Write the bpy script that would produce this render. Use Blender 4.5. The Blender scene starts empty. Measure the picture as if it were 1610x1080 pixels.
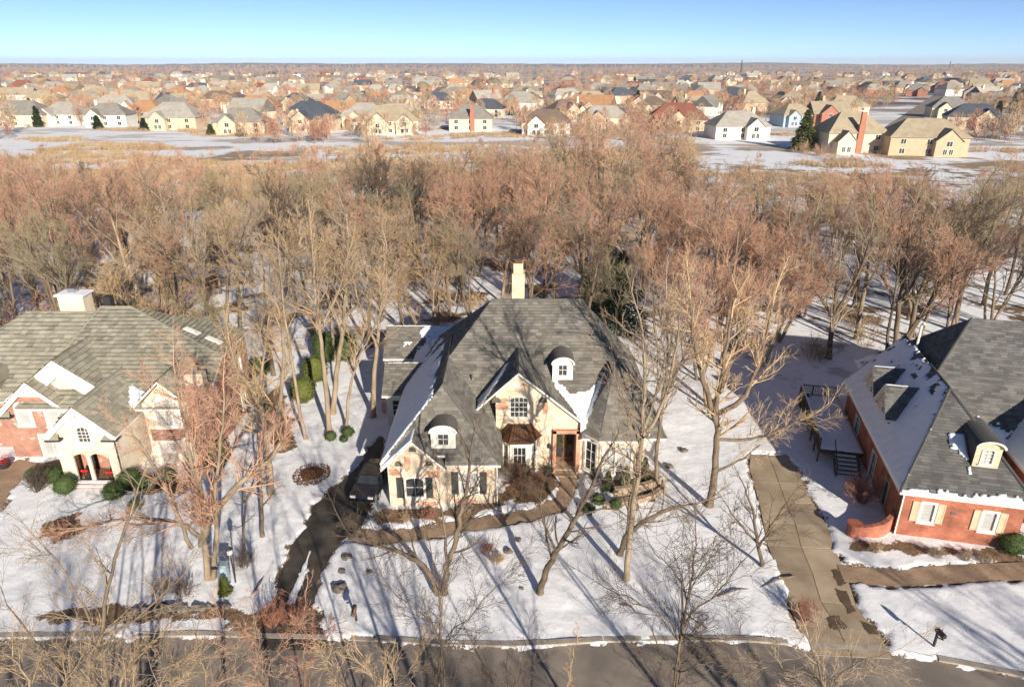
import bpy, bmesh, math, random
import numpy as np
from mathutils import Vector, Matrix, noise
from mathutils.geometry import tessellate_polygon
R = math.radians
S = bpy.context.scene
COL = S.collection

# ------------------------------------------------------------ camera, sky, sun, exposure
PITCH = R(22.3); FPX = 1073.0; CAMZ = 28.0
cam = bpy.data.cameras.new('camera'); camo = bpy.data.objects.new('camera', cam); COL.objects.link(camo)
camo.location = (0, 0, CAMZ); camo.rotation_euler = (R(90) - PITCH, 0, 0)
cam.sensor_width = 36; cam.lens = 36 * FPX / 1610; cam.clip_start = .5; cam.clip_end = 60000
S.camera = camo
SUN_EL = R(21); SUN_AZ = R(24)            # shadows fall away from the camera and 24 degrees to the left
W = bpy.data.worlds.new('World'); S.world = W; W.use_nodes = True
nt = W.node_tree; bgn = nt.nodes['Background']
sky = nt.nodes.new('ShaderNodeTexSky'); sky.sky_type = 'NISHITA'; sky.sun_disc = False
sky.sun_elevation = SUN_EL; sky.sun_rotation = R(180) - SUN_AZ
sky.altitude = 200; sky.air_density = .38; sky.dust_density = 0; sky.ozone_density = 2.6
nt.links.new(sky.outputs[0], bgn.inputs[0]); bgn.inputs[1].default_value = .085
sl = bpy.data.lights.new('sun', 'SUN'); so = bpy.data.objects.new('sun', sl); COL.objects.link(so)
sl.energy = 4.8; sl.angle = R(.55); sl.color = (1, .905, .77)
sdir = Vector((math.sin(SUN_AZ) * math.cos(SUN_EL), -math.cos(SUN_AZ) * math.cos(SUN_EL), math.sin(SUN_EL)))
so.rotation_euler = sdir.to_track_quat('Z', 'Y').to_euler(); so.location = (60, -120, 80)
S.view_settings.view_transform = 'Standard'; S.view_settings.look = 'None'
S.view_settings.gamma = 1; S.view_settings.exposure = .70
S.cycles.use_denoising = True
S.cycles.max_bounces = 6; S.cycles.diffuse_bounces = 3; S.cycles.glossy_bounces = 2
S.cycles.volume_bounces = 0; S.cycles.use_adaptive_sampling = True; S.cycles.adaptive_threshold = .02

# ------------------------------------------------------------ pixel helpers (photo 1610 x 1080)
cP, sP = math.cos(PITCH), math.sin(PITCH)
def ray(x, y):
    xo = x - 805; yo = y - 540
    return (xo, FPX * cP - yo * sP, -FPX * sP - yo * cP)
def at(x, y, z=0.):                       # where the pixel's ray meets height z
    r = ray(x, y); t = (z - CAMZ) / r[2]; return Vector((r[0] * t, r[1] * t, z))
def aty(x, y, Y):                         # where the pixel's ray meets the upright plane at distance Y
    r = ray(x, y); t = Y / r[1]; return Vector((r[0] * t, Y, CAMZ + r[2] * t))

# ------------------------------------------------------------ materials
MATS = {}
def mat(name, c, c2=None, scale=4., rough=.85, bump=0., bscale=None, detail=4, metal=0., spec=.3, tone=0., objrand=0., stretch=None, ramp=(.35, .65), coat=0.):
    m = bpy.data.materials.new(name); m.use_nodes = True; n = m.node_tree.nodes; L = m.node_tree.links
    b = n['Principled BSDF']; b.inputs['Roughness'].default_value = rough; b.inputs['Metallic'].default_value = metal
    b.inputs['Specular IOR Level'].default_value = spec; b.inputs['Coat Weight'].default_value = coat
    b.inputs['Base Color'].default_value = (*c, 1)
    out = None
    tc = n.new('ShaderNodeTexCoord'); vec = tc.outputs['Object']
    if stretch:
        mp = n.new('ShaderNodeMapping'); mp.inputs['Scale'].default_value = stretch; L.new(vec, mp.inputs[0]); vec = mp.outputs[0]
    if c2 is not None:
        t = n.new('ShaderNodeTexNoise'); t.inputs['Scale'].default_value = scale; t.inputs['Detail'].default_value = detail
        L.new(vec, t.inputs['Vector'])
        r = n.new('ShaderNodeMapRange'); r.inputs[1].default_value = ramp[0]; r.inputs[2].default_value = ramp[1]
        L.new(t.outputs[0], r.inputs[0])
        mx = n.new('ShaderNodeMix'); mx.data_type = 'RGBA'; mx.inputs[6].default_value = (*c, 1); mx.inputs[7].default_value = (*c2, 1)
        L.new(r.outputs[0], mx.inputs[0]); out = mx.outputs[2]
    if tone or objrand:
        hs = n.new('ShaderNodeHueSaturation')
        if out: L.new(out, hs.inputs['Color'])
        else: hs.inputs['Color'].default_value = (*c, 1)
        mr = n.new('ShaderNodeMapRange'); k = tone or objrand; mr.inputs[3].default_value = 1 - k; mr.inputs[4].default_value = 1 + k
        if tone:
            a = n.new('ShaderNodeAttribute'); a.attribute_name = 'tone'; L.new(a.outputs['Fac'], mr.inputs[0])
        else:
            a = n.new('ShaderNodeObjectInfo'); L.new(a.outputs['Random'], mr.inputs[0])
        L.new(mr.outputs[0], hs.inputs['Value']); out = hs.outputs[0]
    if out: L.new(out, b.inputs['Base Color'])
    if bump:
        t2 = n.new('ShaderNodeTexNoise'); t2.inputs['Scale'].default_value = bscale or scale * 6; t2.inputs['Detail'].default_value = 5
        L.new(vec, t2.inputs['Vector']); bp = n.new('ShaderNodeBump'); bp.inputs['Strength'].default_value = bump; bp.inputs['Distance'].default_value = .05
        L.new(t2.outputs[0], bp.inputs['Height']); L.new(bp.outputs[0], b.inputs['Normal'])
    MATS[name] = m; return m
def brickmat(name, c1, c2, mortar, bw=.22, bh=.075, rough=.9, patch=None, floor=False, vary=.5):
    m = bpy.data.materials.new(name); m.use_nodes = True; n = m.node_tree.nodes; L = m.node_tree.links
    b = n['Principled BSDF']; b.inputs['Roughness'].default_value = rough; b.inputs['Specular IOR Level'].default_value = .2
    tc = n.new('ShaderNodeTexCoord'); sx = n.new('ShaderNodeSeparateXYZ'); L.new(tc.outputs['Object'], sx.inputs[0])
    cb = n.new('ShaderNodeCombineXYZ')
    if floor: L.new(sx.outputs[0], cb.inputs[0]); L.new(sx.outputs[1], cb.inputs[1])
    else:
        ad = n.new('ShaderNodeMath'); ad.operation = 'ADD'; L.new(sx.outputs[0], ad.inputs[0]); L.new(sx.outputs[1], ad.inputs[1])
        L.new(ad.outputs[0], cb.inputs[0]); L.new(sx.outputs[2], cb.inputs[1])
    br = n.new('ShaderNodeTexBrick'); L.new(cb.outputs[0], br.inputs['Vector'])
    br.inputs['Color1'].default_value = (*c1, 1); br.inputs['Color2'].default_value = (*c2, 1); br.inputs['Mortar'].default_value = (*mortar, 1)
    br.inputs['Scale'].default_value = 1; br.inputs['Brick Width'].default_value = bw; br.inputs['Row Height'].default_value = bh
    br.inputs['Mortar Size'].default_value = .007; br.inputs['Bias'].default_value = 0
    t = n.new('ShaderNodeTexNoise'); t.inputs['Scale'].default_value = .9; t.inputs['Detail'].default_value = 5; L.new(tc.outputs['Object'], t.inputs['Vector'])
    hs = n.new('ShaderNodeHueSaturation'); mr = n.new('ShaderNodeMapRange'); mr.inputs[1].default_value = .3; mr.inputs[2].default_value = .7
    mr.inputs[3].default_value = 1 - vary / 2; mr.inputs[4].default_value = 1 + vary / 2
    L.new(t.outputs[0], mr.inputs[0]); L.new(mr.outputs[0], hs.inputs['Value']); L.new(br.outputs[0], hs.inputs['Color']); out = hs.outputs[0]
    if patch:
        t2 = n.new('ShaderNodeTexNoise'); t2.inputs['Scale'].default_value = patch[1]; t2.inputs['Detail'].default_value = 3; L.new(tc.outputs['Object'], t2.inputs['Vector'])
        m2 = n.new('ShaderNodeMapRange'); m2.inputs[1].default_value = patch[2]; m2.inputs[2].default_value = patch[2] + .06; L.new(t2.outputs[0], m2.inputs[0])
        mx = n.new('ShaderNodeMix'); mx.data_type = 'RGBA'; L.new(m2.outputs[0], mx.inputs[0]); L.new(out, mx.inputs[6]); mx.inputs[7].default_value = (*patch[0], 1); out = mx.outputs[2]
    L.new(out, b.inputs['Base Color'])
    bp = n.new('ShaderNodeBump'); bp.inputs['Strength'].default_value = .4; bp.inputs['Distance'].default_value = .02
    L.new(br.outputs['Fac'], bp.inputs['Height']); bp.invert = True; L.new(bp.outputs[0], b.inputs['Normal'])
    MATS[name] = m; return m

M_cream = mat('cream_limestone', (.72, .60, .45), (.56, .44, .31), 1.3, .9, .5, 9, detail=7)
M_stucco = mat('pale_stucco', (.70, .62, .49), (.60, .51, .39), 1.1, .92, .25, 14)
M_whitetrim = mat('white_trim', (.76, .72, .64), (.66, .62, .55), 2.5, .6)
M_tantrim = mat('tan_trim', (.62, .50, .35), (.52, .41, .28), 3, .7)
M_brickL = brickmat('rose_brick', (.33, .13, .085), (.42, .21, .145), (.42, .33, .27), patch=((.52, .42, .34), 1.6, .63))
M_brickR = brickmat('orange_red_brick', (.40, .13, .07), (.29, .085, .05), (.36, .23, .17), vary=.8)
M_brickP = brickmat('old_red_brick', (.45, .18, .10), (.55, .28, .18), (.60, .48, .38))
M_paver = brickmat('walkway_paver', (.33, .23, .155), (.40, .28, .19), (.17, .12, .085), .22, .11, floor=True)
M_roofM = mat('charcoal_shingle', (.155, .143, .125), (.20, .185, .16), 1.2, .95, .6, 30, tone=.28)
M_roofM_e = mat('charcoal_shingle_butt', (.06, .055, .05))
M_roofL = mat('weathered_tile', (.37, .345, .27), (.29, .27, .21), .9, .92, .4, 24, tone=.22)
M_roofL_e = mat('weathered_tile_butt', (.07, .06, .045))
M_roofR = mat('dark_grey_shingle', (.115, .112, .107), (.15, .145, .138), 1., .95, .6, 30, tone=.28)
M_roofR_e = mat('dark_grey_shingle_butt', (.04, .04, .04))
M_glass = mat('window_glass', (.022, .027, .033), (.05, .055, .055), 1.4, .06, spec=.7)
M_blind = mat('glass_over_blind', (.46, .45, .42), (.36, .36, .35), 1.2, .12, spec=.6, stretch=(1, 1, 9))
M_dark = mat('dark_paint', (.035, .033, .032), rough=.55)
M_shutter = mat('dark_shutter', (.055, .058, .055), rough=.6)
M_copper = mat('weathered_copper', (.22, .11, .06), (.12, .07, .045), 3, .45, metal=.75, stretch=(6, 6, 1))
M_wood = mat('brown_wood', (.25, .105, .045), (.16, .065, .03), 3, .55, stretch=(1, 1, .2))
M_deck = mat('dark_deck_wood', (.10, .075, .055), (.06, .045, .035), 3, .8)
M_snow = mat('snow', (.86, .87, .89), (.80, .82, .85), 1.5, .7, .35, 5, spec=.25)
M_asphalt = mat('wet_asphalt', (.042, .039, .035), (.105, .088, .068), .9, .55, .4, 40, detail=6)
M_road = mat('road_asphalt', (.30, .25, .205), (.19, .165, .14), .55, .85, .4, 40, detail=7)
M_conc = mat('driveway_concrete', (.44, .35, .245), (.31, .235, .16), .6, .8, .25, 30, detail=7, objrand=.14)
M_concwet = mat('damp_concrete', (.15, .10, .06), (.10, .07, .045), 1.5, .45)
M_kerb = mat('kerb_concrete', (.42, .37, .31), (.30, .26, .22), 1.4, .9, .3, 30)
M_stone = mat('tan_fieldstone', (.42, .32, .22), (.30, .22, .15), 3, .9, .6, 12)
M_rock = mat('dark_rock', (.12, .10, .085), (.20, .17, .14), 5, .9, .8, 14)
M_mulch = mat('mulch', (.11, .06, .035), (.19, .11, .065), 9, .95, 1., 30)
M_green = mat('evergreen_leaf', (.035, .065, .018), (.075, .10, .028), 3, .7)
M_ygreen = mat('yellow_green_leaf', (.085, .105, .02), (.12, .13, .03), 3, .7)
M_dgreen = mat('dark_spruce_leaf', (.025, .045, .016), (.045, .07, .024), 2, .75)
M_russet = mat('russet_leaf', (.17, .065, .03), (.11, .05, .03), 4, .85)
M_barkpale = mat('pale_bark', (.36, .28, .195), (.23, .175, .12), 3, .95, .8, 14, stretch=(1, 1, .25))
M_barkmid = mat('brown_bark', (.22, .165, .115), (.13, .098, .07), 3, .95, .8, 14, stretch=(1, 1, .25))
M_barkdark = mat('dark_bark', (.105, .078, .055), (.17, .13, .09), 3, .95, .8, 14, stretch=(1, 1, .25))
TW = dict(tan=mat('tan_twig', (.45, .32, .19), objrand=.14), russet=mat('reddish_twig', (.46, .275, .185), objrand=.12),
          grey=mat('grey_brown_twig', (.33, .25, .175), objrand=.15), olive=mat('olive_twig', (.32, .265, .165), objrand=.12),
          dark=mat('dark_twig', (.125, .09, .065), objrand=.12), rust=mat('rust_twig', (.33, .15, .10), objrand=.12))
M_red = mat('red_bow', (.5, .02, .02), rough=.6)
M_white = mat('white_paint', (.8, .8, .78), rough=.5)
M_pink = mat('faded_pink_cloth', (.62, .25, .24), (.75, .5, .48), 4, .9)
M_carpaint = mat('black_car_paint', (.012, .014, .018), rough=.18, spec=.6, coat=.8)
M_rubber = mat('tyre_rubber', (.02, .02, .02), rough=.85)
M_chrome = mat('bright_metal', (.6, .6, .6), rough=.25, metal=1)
M_teal = mat('pale_teal_metal', (.34, .44, .47), rough=.5)
M_lamp = mat('frosted_lens', (.75, .73, .68), rough=.3)
M_tail = mat('red_lens', (.35, .01, .01), rough=.2)

# ------------------------------------------------------------ mesh helpers
def root_loc(o):
    while o.parent: o = o.parent
    return o.location
class MB:
    def __init__(s): s.v = []; s.f = []; s.m = []; s.t = []
    def face(s, pts, m=0, t=.5):
        k = len(s.v); s.v.extend([tuple(p) for p in pts]); s.f.append(tuple(range(k, k + len(pts)))); s.m.append(m); s.t.append(t)
    def box(s, lo, hi, m=0, M=None):
        x0, y0, z0 = lo; x1, y1, z1 = hi
        p = [Vector(q) for q in ((x0, y0, z0), (x1, y0, z0), (x1, y1, z0), (x0, y1, z0), (x0, y0, z1), (x1, y0, z1), (x1, y1, z1), (x0, y1, z1))]
        if M is not None: p = [M @ q for q in p]
        k = len(s.v); s.v.extend([tuple(q) for q in p])
        for f in ((0, 3, 2, 1), (4, 5, 6, 7), (0, 1, 5, 4), (1, 2, 6, 5), (2, 3, 7, 6), (3, 0, 4, 7)):
            s.f.append(tuple(k + i for i in f)); s.m.append(m); s.t.append(.5)
    def bar(s, a, b, w, h, m=0):                      # box from a to b, width w, height h
        a = Vector(a); b = Vector(b); d = b - a; L = d.length
        q = d.to_track_quat('X', 'Z').to_matrix().to_4x4(); Mx = Matrix.Translation(a) @ q
        s.box((0, -w / 2, -h / 2), (L, w / 2, h / 2), m, Mx)
    def tube(s, pts, rad, n=8, m=0, cap=True):
        pts = [Vector(p) for p in pts]; rings = []
        if not hasattr(rad, '__len__'): rad = [rad] * len(pts)
        ref = None
        for i, p in enumerate(pts):
            d = (pts[min(i + 1, len(pts) - 1)] - pts[max(i - 1, 0)]).normalized()
            if ref is None: ref = Vector((1, 0, 0)) if abs(d.x) < .8 else Vector((0, 1, 0))
            a = d.cross(ref).normalized(); b = d.cross(a); ref = b.cross(d) if False else ref
            k = len(s.v); s.v.extend([tuple(p + (a * math.cos(2 * math.pi * j / n) + b * math.sin(2 * math.pi * j / n)) * rad[i]) for j in range(n)]); rings.append(k)
        for r0, r1 in zip(rings, rings[1:]):
            for j in range(n):
                s.f.append((r0 + j, r1 + j, r1 + (j + 1) % n, r0 + (j + 1) % n)); s.m.append(m); s.t.append(.5)
        if cap:
            s.f.append(tuple(rings[0] + j for j in range(n))); s.f.append(tuple(rings[-1] + j for j in reversed(range(n)))); s.m += [m, m]; s.t += [.5, .5]
    def lathe(s, prof, c=(0, 0, 0), n=14, m=0):       # prof: (radius, z)
        rings = []
        for r, z in prof:
            k = len(s.v); s.v.extend([(c[0] + r * math.cos(2 * math.pi * j / n), c[1] + r * math.sin(2 * math.pi * j / n), c[2] + z) for j in range(n)]); rings.append(k)
        for r0, r1 in zip(rings, rings[1:]):
            for j in range(n):
                s.f.append((r0 + j, r0 + (j + 1) % n, r1 + (j + 1) % n, r1 + j)); s.m.append(m); s.t.append(.5)
    def blob(s, c, r, seed=0, n=10, amp=.18, m=0):    # uneven round lump
        k = len(s.v); rows = n // 2 + 1
        for i in range(rows + 1):
            th = math.pi * i / rows
            for j in range(n):
                ph = 2 * math.pi * j / n; d = Vector((math.sin(th) * math.cos(ph), math.sin(th) * math.sin(ph), math.cos(th)))
                q = 1 + amp * noise.noise(d * 1.7 + Vector((seed * 3.1, seed, 0))) * 2
                s.v.append((c[0] + d.x * r[0] * q, c[1] + d.y * r[1] * q, c[2] + d.z * r[2] * q))
        for i in range(rows):
            for j in range(n):
                s.f.append((k + i * n + j, k + (i + 1) * n + j, k + (i + 1) * n + (j + 1) % n, k + i * n + (j + 1) % n)); s.m.append(m); s.t.append(.5)
    def build(s, name, mats, parent=None, smooth=False, world=True, tone=False):
        me = bpy.data.meshes.new(name)
        off = root_loc(parent) if (parent is not None and world) else Vector((0, 0, 0))
        me.from_pydata([(p[0] - off[0], p[1] - off[1], p[2] - off[2]) for p in s.v], [], s.f)
        if not isinstance(mats, (list, tuple)): mats = [mats]
        for mm in mats: me.materials.append(mm)
        if len(mats) > 1: me.polygons.foreach_set('material_index', s.m)
        if tone:
            a = me.attributes.new('tone', 'FLOAT', 'FACE'); a.data.foreach_set('value', s.t)
        if smooth: me.polygons.foreach_set('use_smooth', [True] * len(s.f))
        me.update()
        o = bpy.data.objects.new(name, me); COL.objects.link(o)
        if parent is not None: o.parent = parent
        return o
def tag(o, label=None, cat=None, group=None, kind=None):
    if label: o['label'] = label
    if cat: o['category'] = cat
    if group: o['group'] = group
    if kind: o['kind'] = kind
    return o
def empty(name, loc, label, cat, group=None, rz=0):
    o = bpy.data.objects.new(name, None); COL.objects.link(o); o.location = loc; o.rotation_euler = (0, 0, rz)
    o.empty_display_size = .3
    return tag(o, label, cat, group)
def copy_tree(o, parent=None):
    c = o.copy(); COL.objects.link(c); c.parent = parent
    for ch in list(o.children): copy_tree(ch, c)
    return c

# ------------------------------------------------------------ roofs
def clip2(poly, ax, val, sign):
    out = []
    for i in range(len(poly)):
        a = poly[i]; b = poly[(i + 1) % len(poly)]
        da = (a[ax] - val) * sign; db = (b[ax] - val) * sign
        if da >= 0: out.append(a)
        if (da > 0 and db < 0) or (da < 0 and db > 0):
            k = da / (da - db); out.append((a[0] + (b[0] - a[0]) * k, a[1] + (b[1] - a[1]) * k))
    return out
def plane_frame(poly):
    P = [Vector(p) for p in poly]; n = Vector((0, 0, 0))
    for i in range(len(P)):
        a = P[i]; b = P[(i + 1) % len(P)]; n += Vector(((a.y - b.y) * (a.z + b.z), (a.z - b.z) * (a.x + b.x), (a.x - b.x) * (a.y + b.y)))
    n.normalize()
    if n.z < 0: n = -n; P.reverse()
    h = Vector((0, 0, 1)).cross(n); h = h.normalized() if h.length > 1e-4 else Vector((1, 0, 0))
    g = n.cross(h)
    if g.z < 0: g = -g; h = -h
    return P, n, h, g
def roof(parent, name, polys, style, thick=.18, smooth=False, world=True, caps=(), label=None):
    course, wid, th, mt, me, mf = style
    mb = MB(); rr = random.Random(hash(name) % 1000 if False else len(polys) * 7 + int(course * 100))
    for poly in polys:
        P, n, h, g = plane_frame(poly); o = P[0]
        q = [((p - o).dot(h), (p - o).dot(g)) for p in P]
        t0 = min(p[1] for p in q); t1 = max(p[1] for p in q); k = 0; t = t0
        while t < t1 - 1e-4:
            cc = course * rr.uniform(.97, 1.03); te = min(t + cc, t1)
            strip = clip2(clip2(q, 1, t, 1), 1, te, -1)
            if len(strip) >= 3:
                s0 = min(p[0] for p in strip); s1 = max(p[0] for p in strip); s = s0 - rr.random() * wid
                while s < s1:
                    se = s + wid * rr.uniform(.7, 1.3); cell = clip2(clip2(strip, 0, s, 1), 0, se, -1)
                    if len(cell) >= 3:
                        k_th = th * rr.uniform(.65, 1.35); tn = rr.random()
                        lift = lambda p: o + h * p[0] + g * p[1] + n * (.004 + k_th * (1 - (p[1] - t) / cc))
                        mb.face([lift(p) for p in cell], 0, tn)
                        low = sorted([p for p in cell if abs(p[1] - t) < 1e-4])
                        if len(low) >= 2:
                            a, b = low[0], low[-1]
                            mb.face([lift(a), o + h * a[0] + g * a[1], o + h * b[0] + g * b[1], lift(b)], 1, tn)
                    s = se
            t = te
        dn = Vector((0, 0, -thick)); B = [p + dn for p in P]
        mb.face(list(reversed(B)), 2)
        for i in range(len(P)):
            j = (i + 1) % len(P); mb.face([P[i], B[i], B[j], P[j]], 2)
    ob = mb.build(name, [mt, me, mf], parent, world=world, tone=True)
    if label: ob['label'] = label
    for a, b in caps:
        c = MB(); a = Vector(a); b = Vector(b); up = Vector((0, 0, .03)); c.tube([a + up, b + up], .10, 6); c.build('ridge_cap', mt, ob, world=world)
    return ob
def hip_x(x0, x1, y0, y1, ze, rx0, rx1, ry, zr):
    a, b, c, d = (x0, y0, ze), (x1, y0, ze), (x1, y1, ze), (x0, y1, ze); r0 = (rx0, ry, zr); r1 = (rx1, ry, zr)
    return [[a, b, r1, r0], [b, c, r1], [c, d, r0, r1], [d, a, r0]]
def hip_y(x0, x1, y0, y1, ze, rx, ry0, ry1, zr):
    a, b, c, d = (x0, y0, ze), (x1, y0, ze), (x1, y1, ze), (x0, y1, ze); r0 = (rx, ry0, zr); r1 = (rx, ry1, zr)
    return [[a, b, r0], [b, c, r1, r0], [c, d, r1], [d, a, r0, r1]]
def gab_y(xl, zl, xr, zr, xh, zh, y0, y1):           # ridge runs along y at xh
    return [[(xl, y0, zl), (xh, y0, zh), (xh, y1, zh), (xl, y1, zl)], [(xh, y0, zh), (xr, y0, zr), (xr, y1, zr), (xh, y1, zh)]]
def gab_x(yl, zl, yr, zr, yh, zh, x0, x1):
    return [[(x0, yl, zl), (x1, yl, zl), (x1, yh, zh), (x0, yh, zh)], [(x0, yh, zh), (x1, yh, zh), (x1, yr, zr), (x0, yr, zr)]]
def snow_patch(parent, poly, keep, thick=.07, res=.16, world=True, seed=0, name='roof_snow'):
    """ragged snow sheet lying on a roof plane; keep(s, t, W, H) > 0 where snow lies (s along eave, t up the slope)"""
    P, n, h, g = plane_frame(poly); o = P[0]
    q = [((p - o).dot(h), (p - o).dot(g)) for p in P]
    s0 = min(p[0] for p in q); s1 = max(p[0] for p in q); t0 = min(p[1] for p in q); t1 = max(p[1] for p in q)
    def inside(s, t):
        c = False
        for i in range(len(q)):
            a = q[i]; b = q[(i + 1) % len(q)]
            if (a[1] > t) != (b[1] > t) and s < (b[0] - a[0]) * (t - a[1]) / (b[1] - a[1]) + a[0]: c = not c
        return c
    ns = int((s1 - s0) / res) + 2; ntt = int((t1 - t0) / res) + 2; on = {}
    for i in range(ns):
        for j in range(ntt):
            s = s0 + i * res; t = t0 + j * res
            nz = noise.noise((s * .9 + seed * 7, t * .9, seed)) * .55 + noise.noise((s * 3 + seed, t * 3, 5)) * .28
            if inside(s + res / 2, t + res / 2) and keep(s - s0, t - t0, s1 - s0, t1 - t0) + nz > 0: on[(i, j)] = 1
    mb = MB(); vid = {}; low = {}
    def V(i, j, lowv=False):
        D = low if lowv else vid
        if (i, j) not in D:
            nb = sum((i + a, j + b) in on for a in (-1, 0) for b in (-1, 0))
            z = .02 if lowv else (.06 + thick * (.35 if nb < 4 else 1) * (1 + .5 * noise.noise((i * .35, j * .35, seed + 3))))
            jit = .3 * res; a = s0 + i * res + jit * noise.noise((i * 1.7, j * 1.3, 9)); b = t0 + j * res + jit * noise.noise((i * 1.1, j * 2.3, 4))
            D[(i, j)] = len(mb.v); mb.v.append(tuple(o + h * a + g * b + n * z))
        return D[(i, j)]
    def F(ix): mb.f.append(ix); mb.m.append(0); mb.t.append(.5)
    for (i, j) in on:
        F((V(i, j), V(i + 1, j), V(i + 1, j + 1), V(i, j + 1)))
        if (i, j - 1) not in on: F((V(i, j, 1), V(i + 1, j, 1), V(i + 1, j), V(i, j)))
        if (i, j + 1) not in on: F((V(i + 1, j + 1, 1), V(i, j + 1, 1), V(i, j + 1), V(i + 1, j + 1)))
        if (i - 1, j) not in on: F((V(i, j + 1, 1), V(i, j, 1), V(i, j), V(i, j + 1)))
        if (i + 1, j) not in on: F((V(i + 1, j, 1), V(i + 1, j + 1, 1), V(i + 1, j + 1), V(i + 1, j)))
    if not mb.f: return None
    return mb.build(name, M_snow, parent, smooth=True, world=world)

def snow_field(parent, poly, zf, thick=.1, res=.1, seed=0, wob=.16):
    """snow filling a roof valley: a sheet over an outline in plan, lying on the highest roof plane below it"""
    P = np.array(poly); x0, y0 = P.min(0) - .2; x1, y1 = P.max(0) + .2; nx, ny = int((x1 - x0) / res), int((y1 - y0) / res)
    G = np.array([(x0 + i * res, y0 + j * res) for i in range(nx) for j in range(ny)])
    W_ = G + np.array([[noise.noise((g[0] * 2.3, g[1] * 2.3, seed)) * wob + noise.noise((g[0] * 7, g[1] * 7, seed)) * wob * .4, noise.noise((g[0] * 2.3, g[1] * 2.3, seed + 9)) * wob] for g in G])
    d = pdist(W_, P).reshape(nx, ny); mb = MB(); ids = {}
    def V(i, j):
        if (i, j) not in ids:
            k = min(max(-d[i, j] / .3, -.3), 1); x, y = x0 + i * res, y0 + j * res; ids[(i, j)] = len(mb.v)
            mb.v.append((x, y, zf(x, y) + (.05 + thick * k * (1 + .4 * noise.noise((x * 3, y * 3, 1))) if k > 0 else -.02)))
        return ids[(i, j)]
    for i in range(nx - 1):
        for j in range(ny - 1):
            if min(d[i, j], d[i + 1, j], d[i, j + 1], d[i + 1, j + 1]) < 0: mb.f.append((V(i, j), V(i + 1, j), V(i + 1, j + 1), V(i, j + 1))); mb.m.append(0); mb.t.append(.5)
    return mb.build('valley_snow', M_snow, parent, smooth=True)

# ------------------------------------------------------------ walls, windows
Z = Vector((0, 0, 1))
def arch_outline(s, z, w, h, arch, n=7):
    p = [(s - w / 2, z), (s + w / 2, z)]
    if arch <= 0: return p + [(s + w / 2, z + h), (s - w / 2, z + h)]
    for i in range(n + 1):
        a = math.pi * i / n; p.append((s + w / 2 * math.cos(a), z + h - arch + arch * math.sin(a)))
    return p
def window(parent, O, u, op, world=True):
    n = Vector((u.y, -u.x, 0)); s, z, w, h = op['s'], op['z'], op['w'], op['h']; arch = op.get('arch', 0)
    nx, ny = op.get('nx', 2), op.get('ny', 3); fw = op.get('fw', .09); fm = op.get('fm', M_whitetrim); gm = op.get('gm', M_glass)
    T = lambda p, d: O + u * p[0] + Z * p[1] + n * d
    A = arch_outline(s, z, w, h, arch); B = arch_outline(s, z + fw, w - 2 * fw, h - 2 * fw, max(arch - fw, .02) if arch else 0)
    o0 = op.get('trim', 0); C = arch_outline(s, z - o0, w + 2 * o0, h + 2 * o0, arch + o0 if arch else 0)
    fr = MB(); N = len(A)
    for i in range(N):
        j = (i + 1) % N
        fr.face([T(C[i], .05), T(C[j], .05), T(B[j], .05), T(B[i], .05)]); fr.face([T(B[i], .05), T(B[j], .05), T(B[j], -.08), T(B[i], -.08)])
        fr.face([T(C[j], .05), T(C[i], .05), T(C[i], -.005), T(C[j], -.005)])
    fr.box((-(w / 2 + o0 + .06), -.12, -.06), (w / 2 + o0 + .06, .0, .0), 0, Matrix.Translation(T((s, z - o0), 0)) @ Matrix(((u.x, -n.x, 0, 0), (u.y, -n.y, 0, 0), (0, 0, 1, 0), (0, 0, 0, 1))))
    isroot = parent.parent is None
    F = fr.build('window' if isroot else 'window_frame', fm, parent, world=world)
    ch = F if isroot else parent
    pn = MB(); pn.face([T(p, -.07) for p in B]); pn.build('pane', gm, ch, world=world)
    mu = MB()
    for i in range(1, nx):
        x = s - w / 2 + fw + (w - 2 * fw) * i / nx; k = (x - s) / (w / 2); top = z + h - fw if arch <= 0 else z + h - arch + (arch - fw) * math.sqrt(max(0, 1 - k * k))
        mu.bar(T((x, z + fw), -.05), T((x, top), -.05), .035, .035)
    for i in range(1, ny):
        y = z + fw + (h - 2 * fw - arch * .3) * i / ny; mu.bar(T((s - w / 2 + fw, y), -.05), T((s + w / 2 - fw, y), -.05), .035, .035)
    if mu.f: mu.build('muntins', fm, ch, world=world)
    for sd in op.get('shutters', ()):
        sw = op.get('sw', .42); x0 = s + sd * (w / 2 + o0 + .03 + sw / 2); sm = op.get('sm', M_shutter); sb = MB()
        hh = op.get('sh', h)
        Mx = Matrix.Translation(T((x0, z), .0)) @ Matrix(((u.x, -n.x, 0, 0), (u.y, -n.y, 0, 0), (0, 0, 1, 0), (0, 0, 0, 1)))
        sb.box((-sw / 2, -.04, 0), (sw / 2, 0, hh), 0, Mx)
        for a, b in ((-sw / 2, -sw / 2 + .06), (sw / 2 - .06, sw / 2)): sb.box((a, -.07, 0), (b, -.035, hh), 0, Mx)
        for k in range(int(hh / .09)): sb.box((-sw / 2 + .06, -.06, k * .09 + .02), (sw / 2 - .06, -.035, k * .09 + .07), 0, Mx)
        sb.build('shutter', sm, parent, world=world)
    return F
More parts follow.
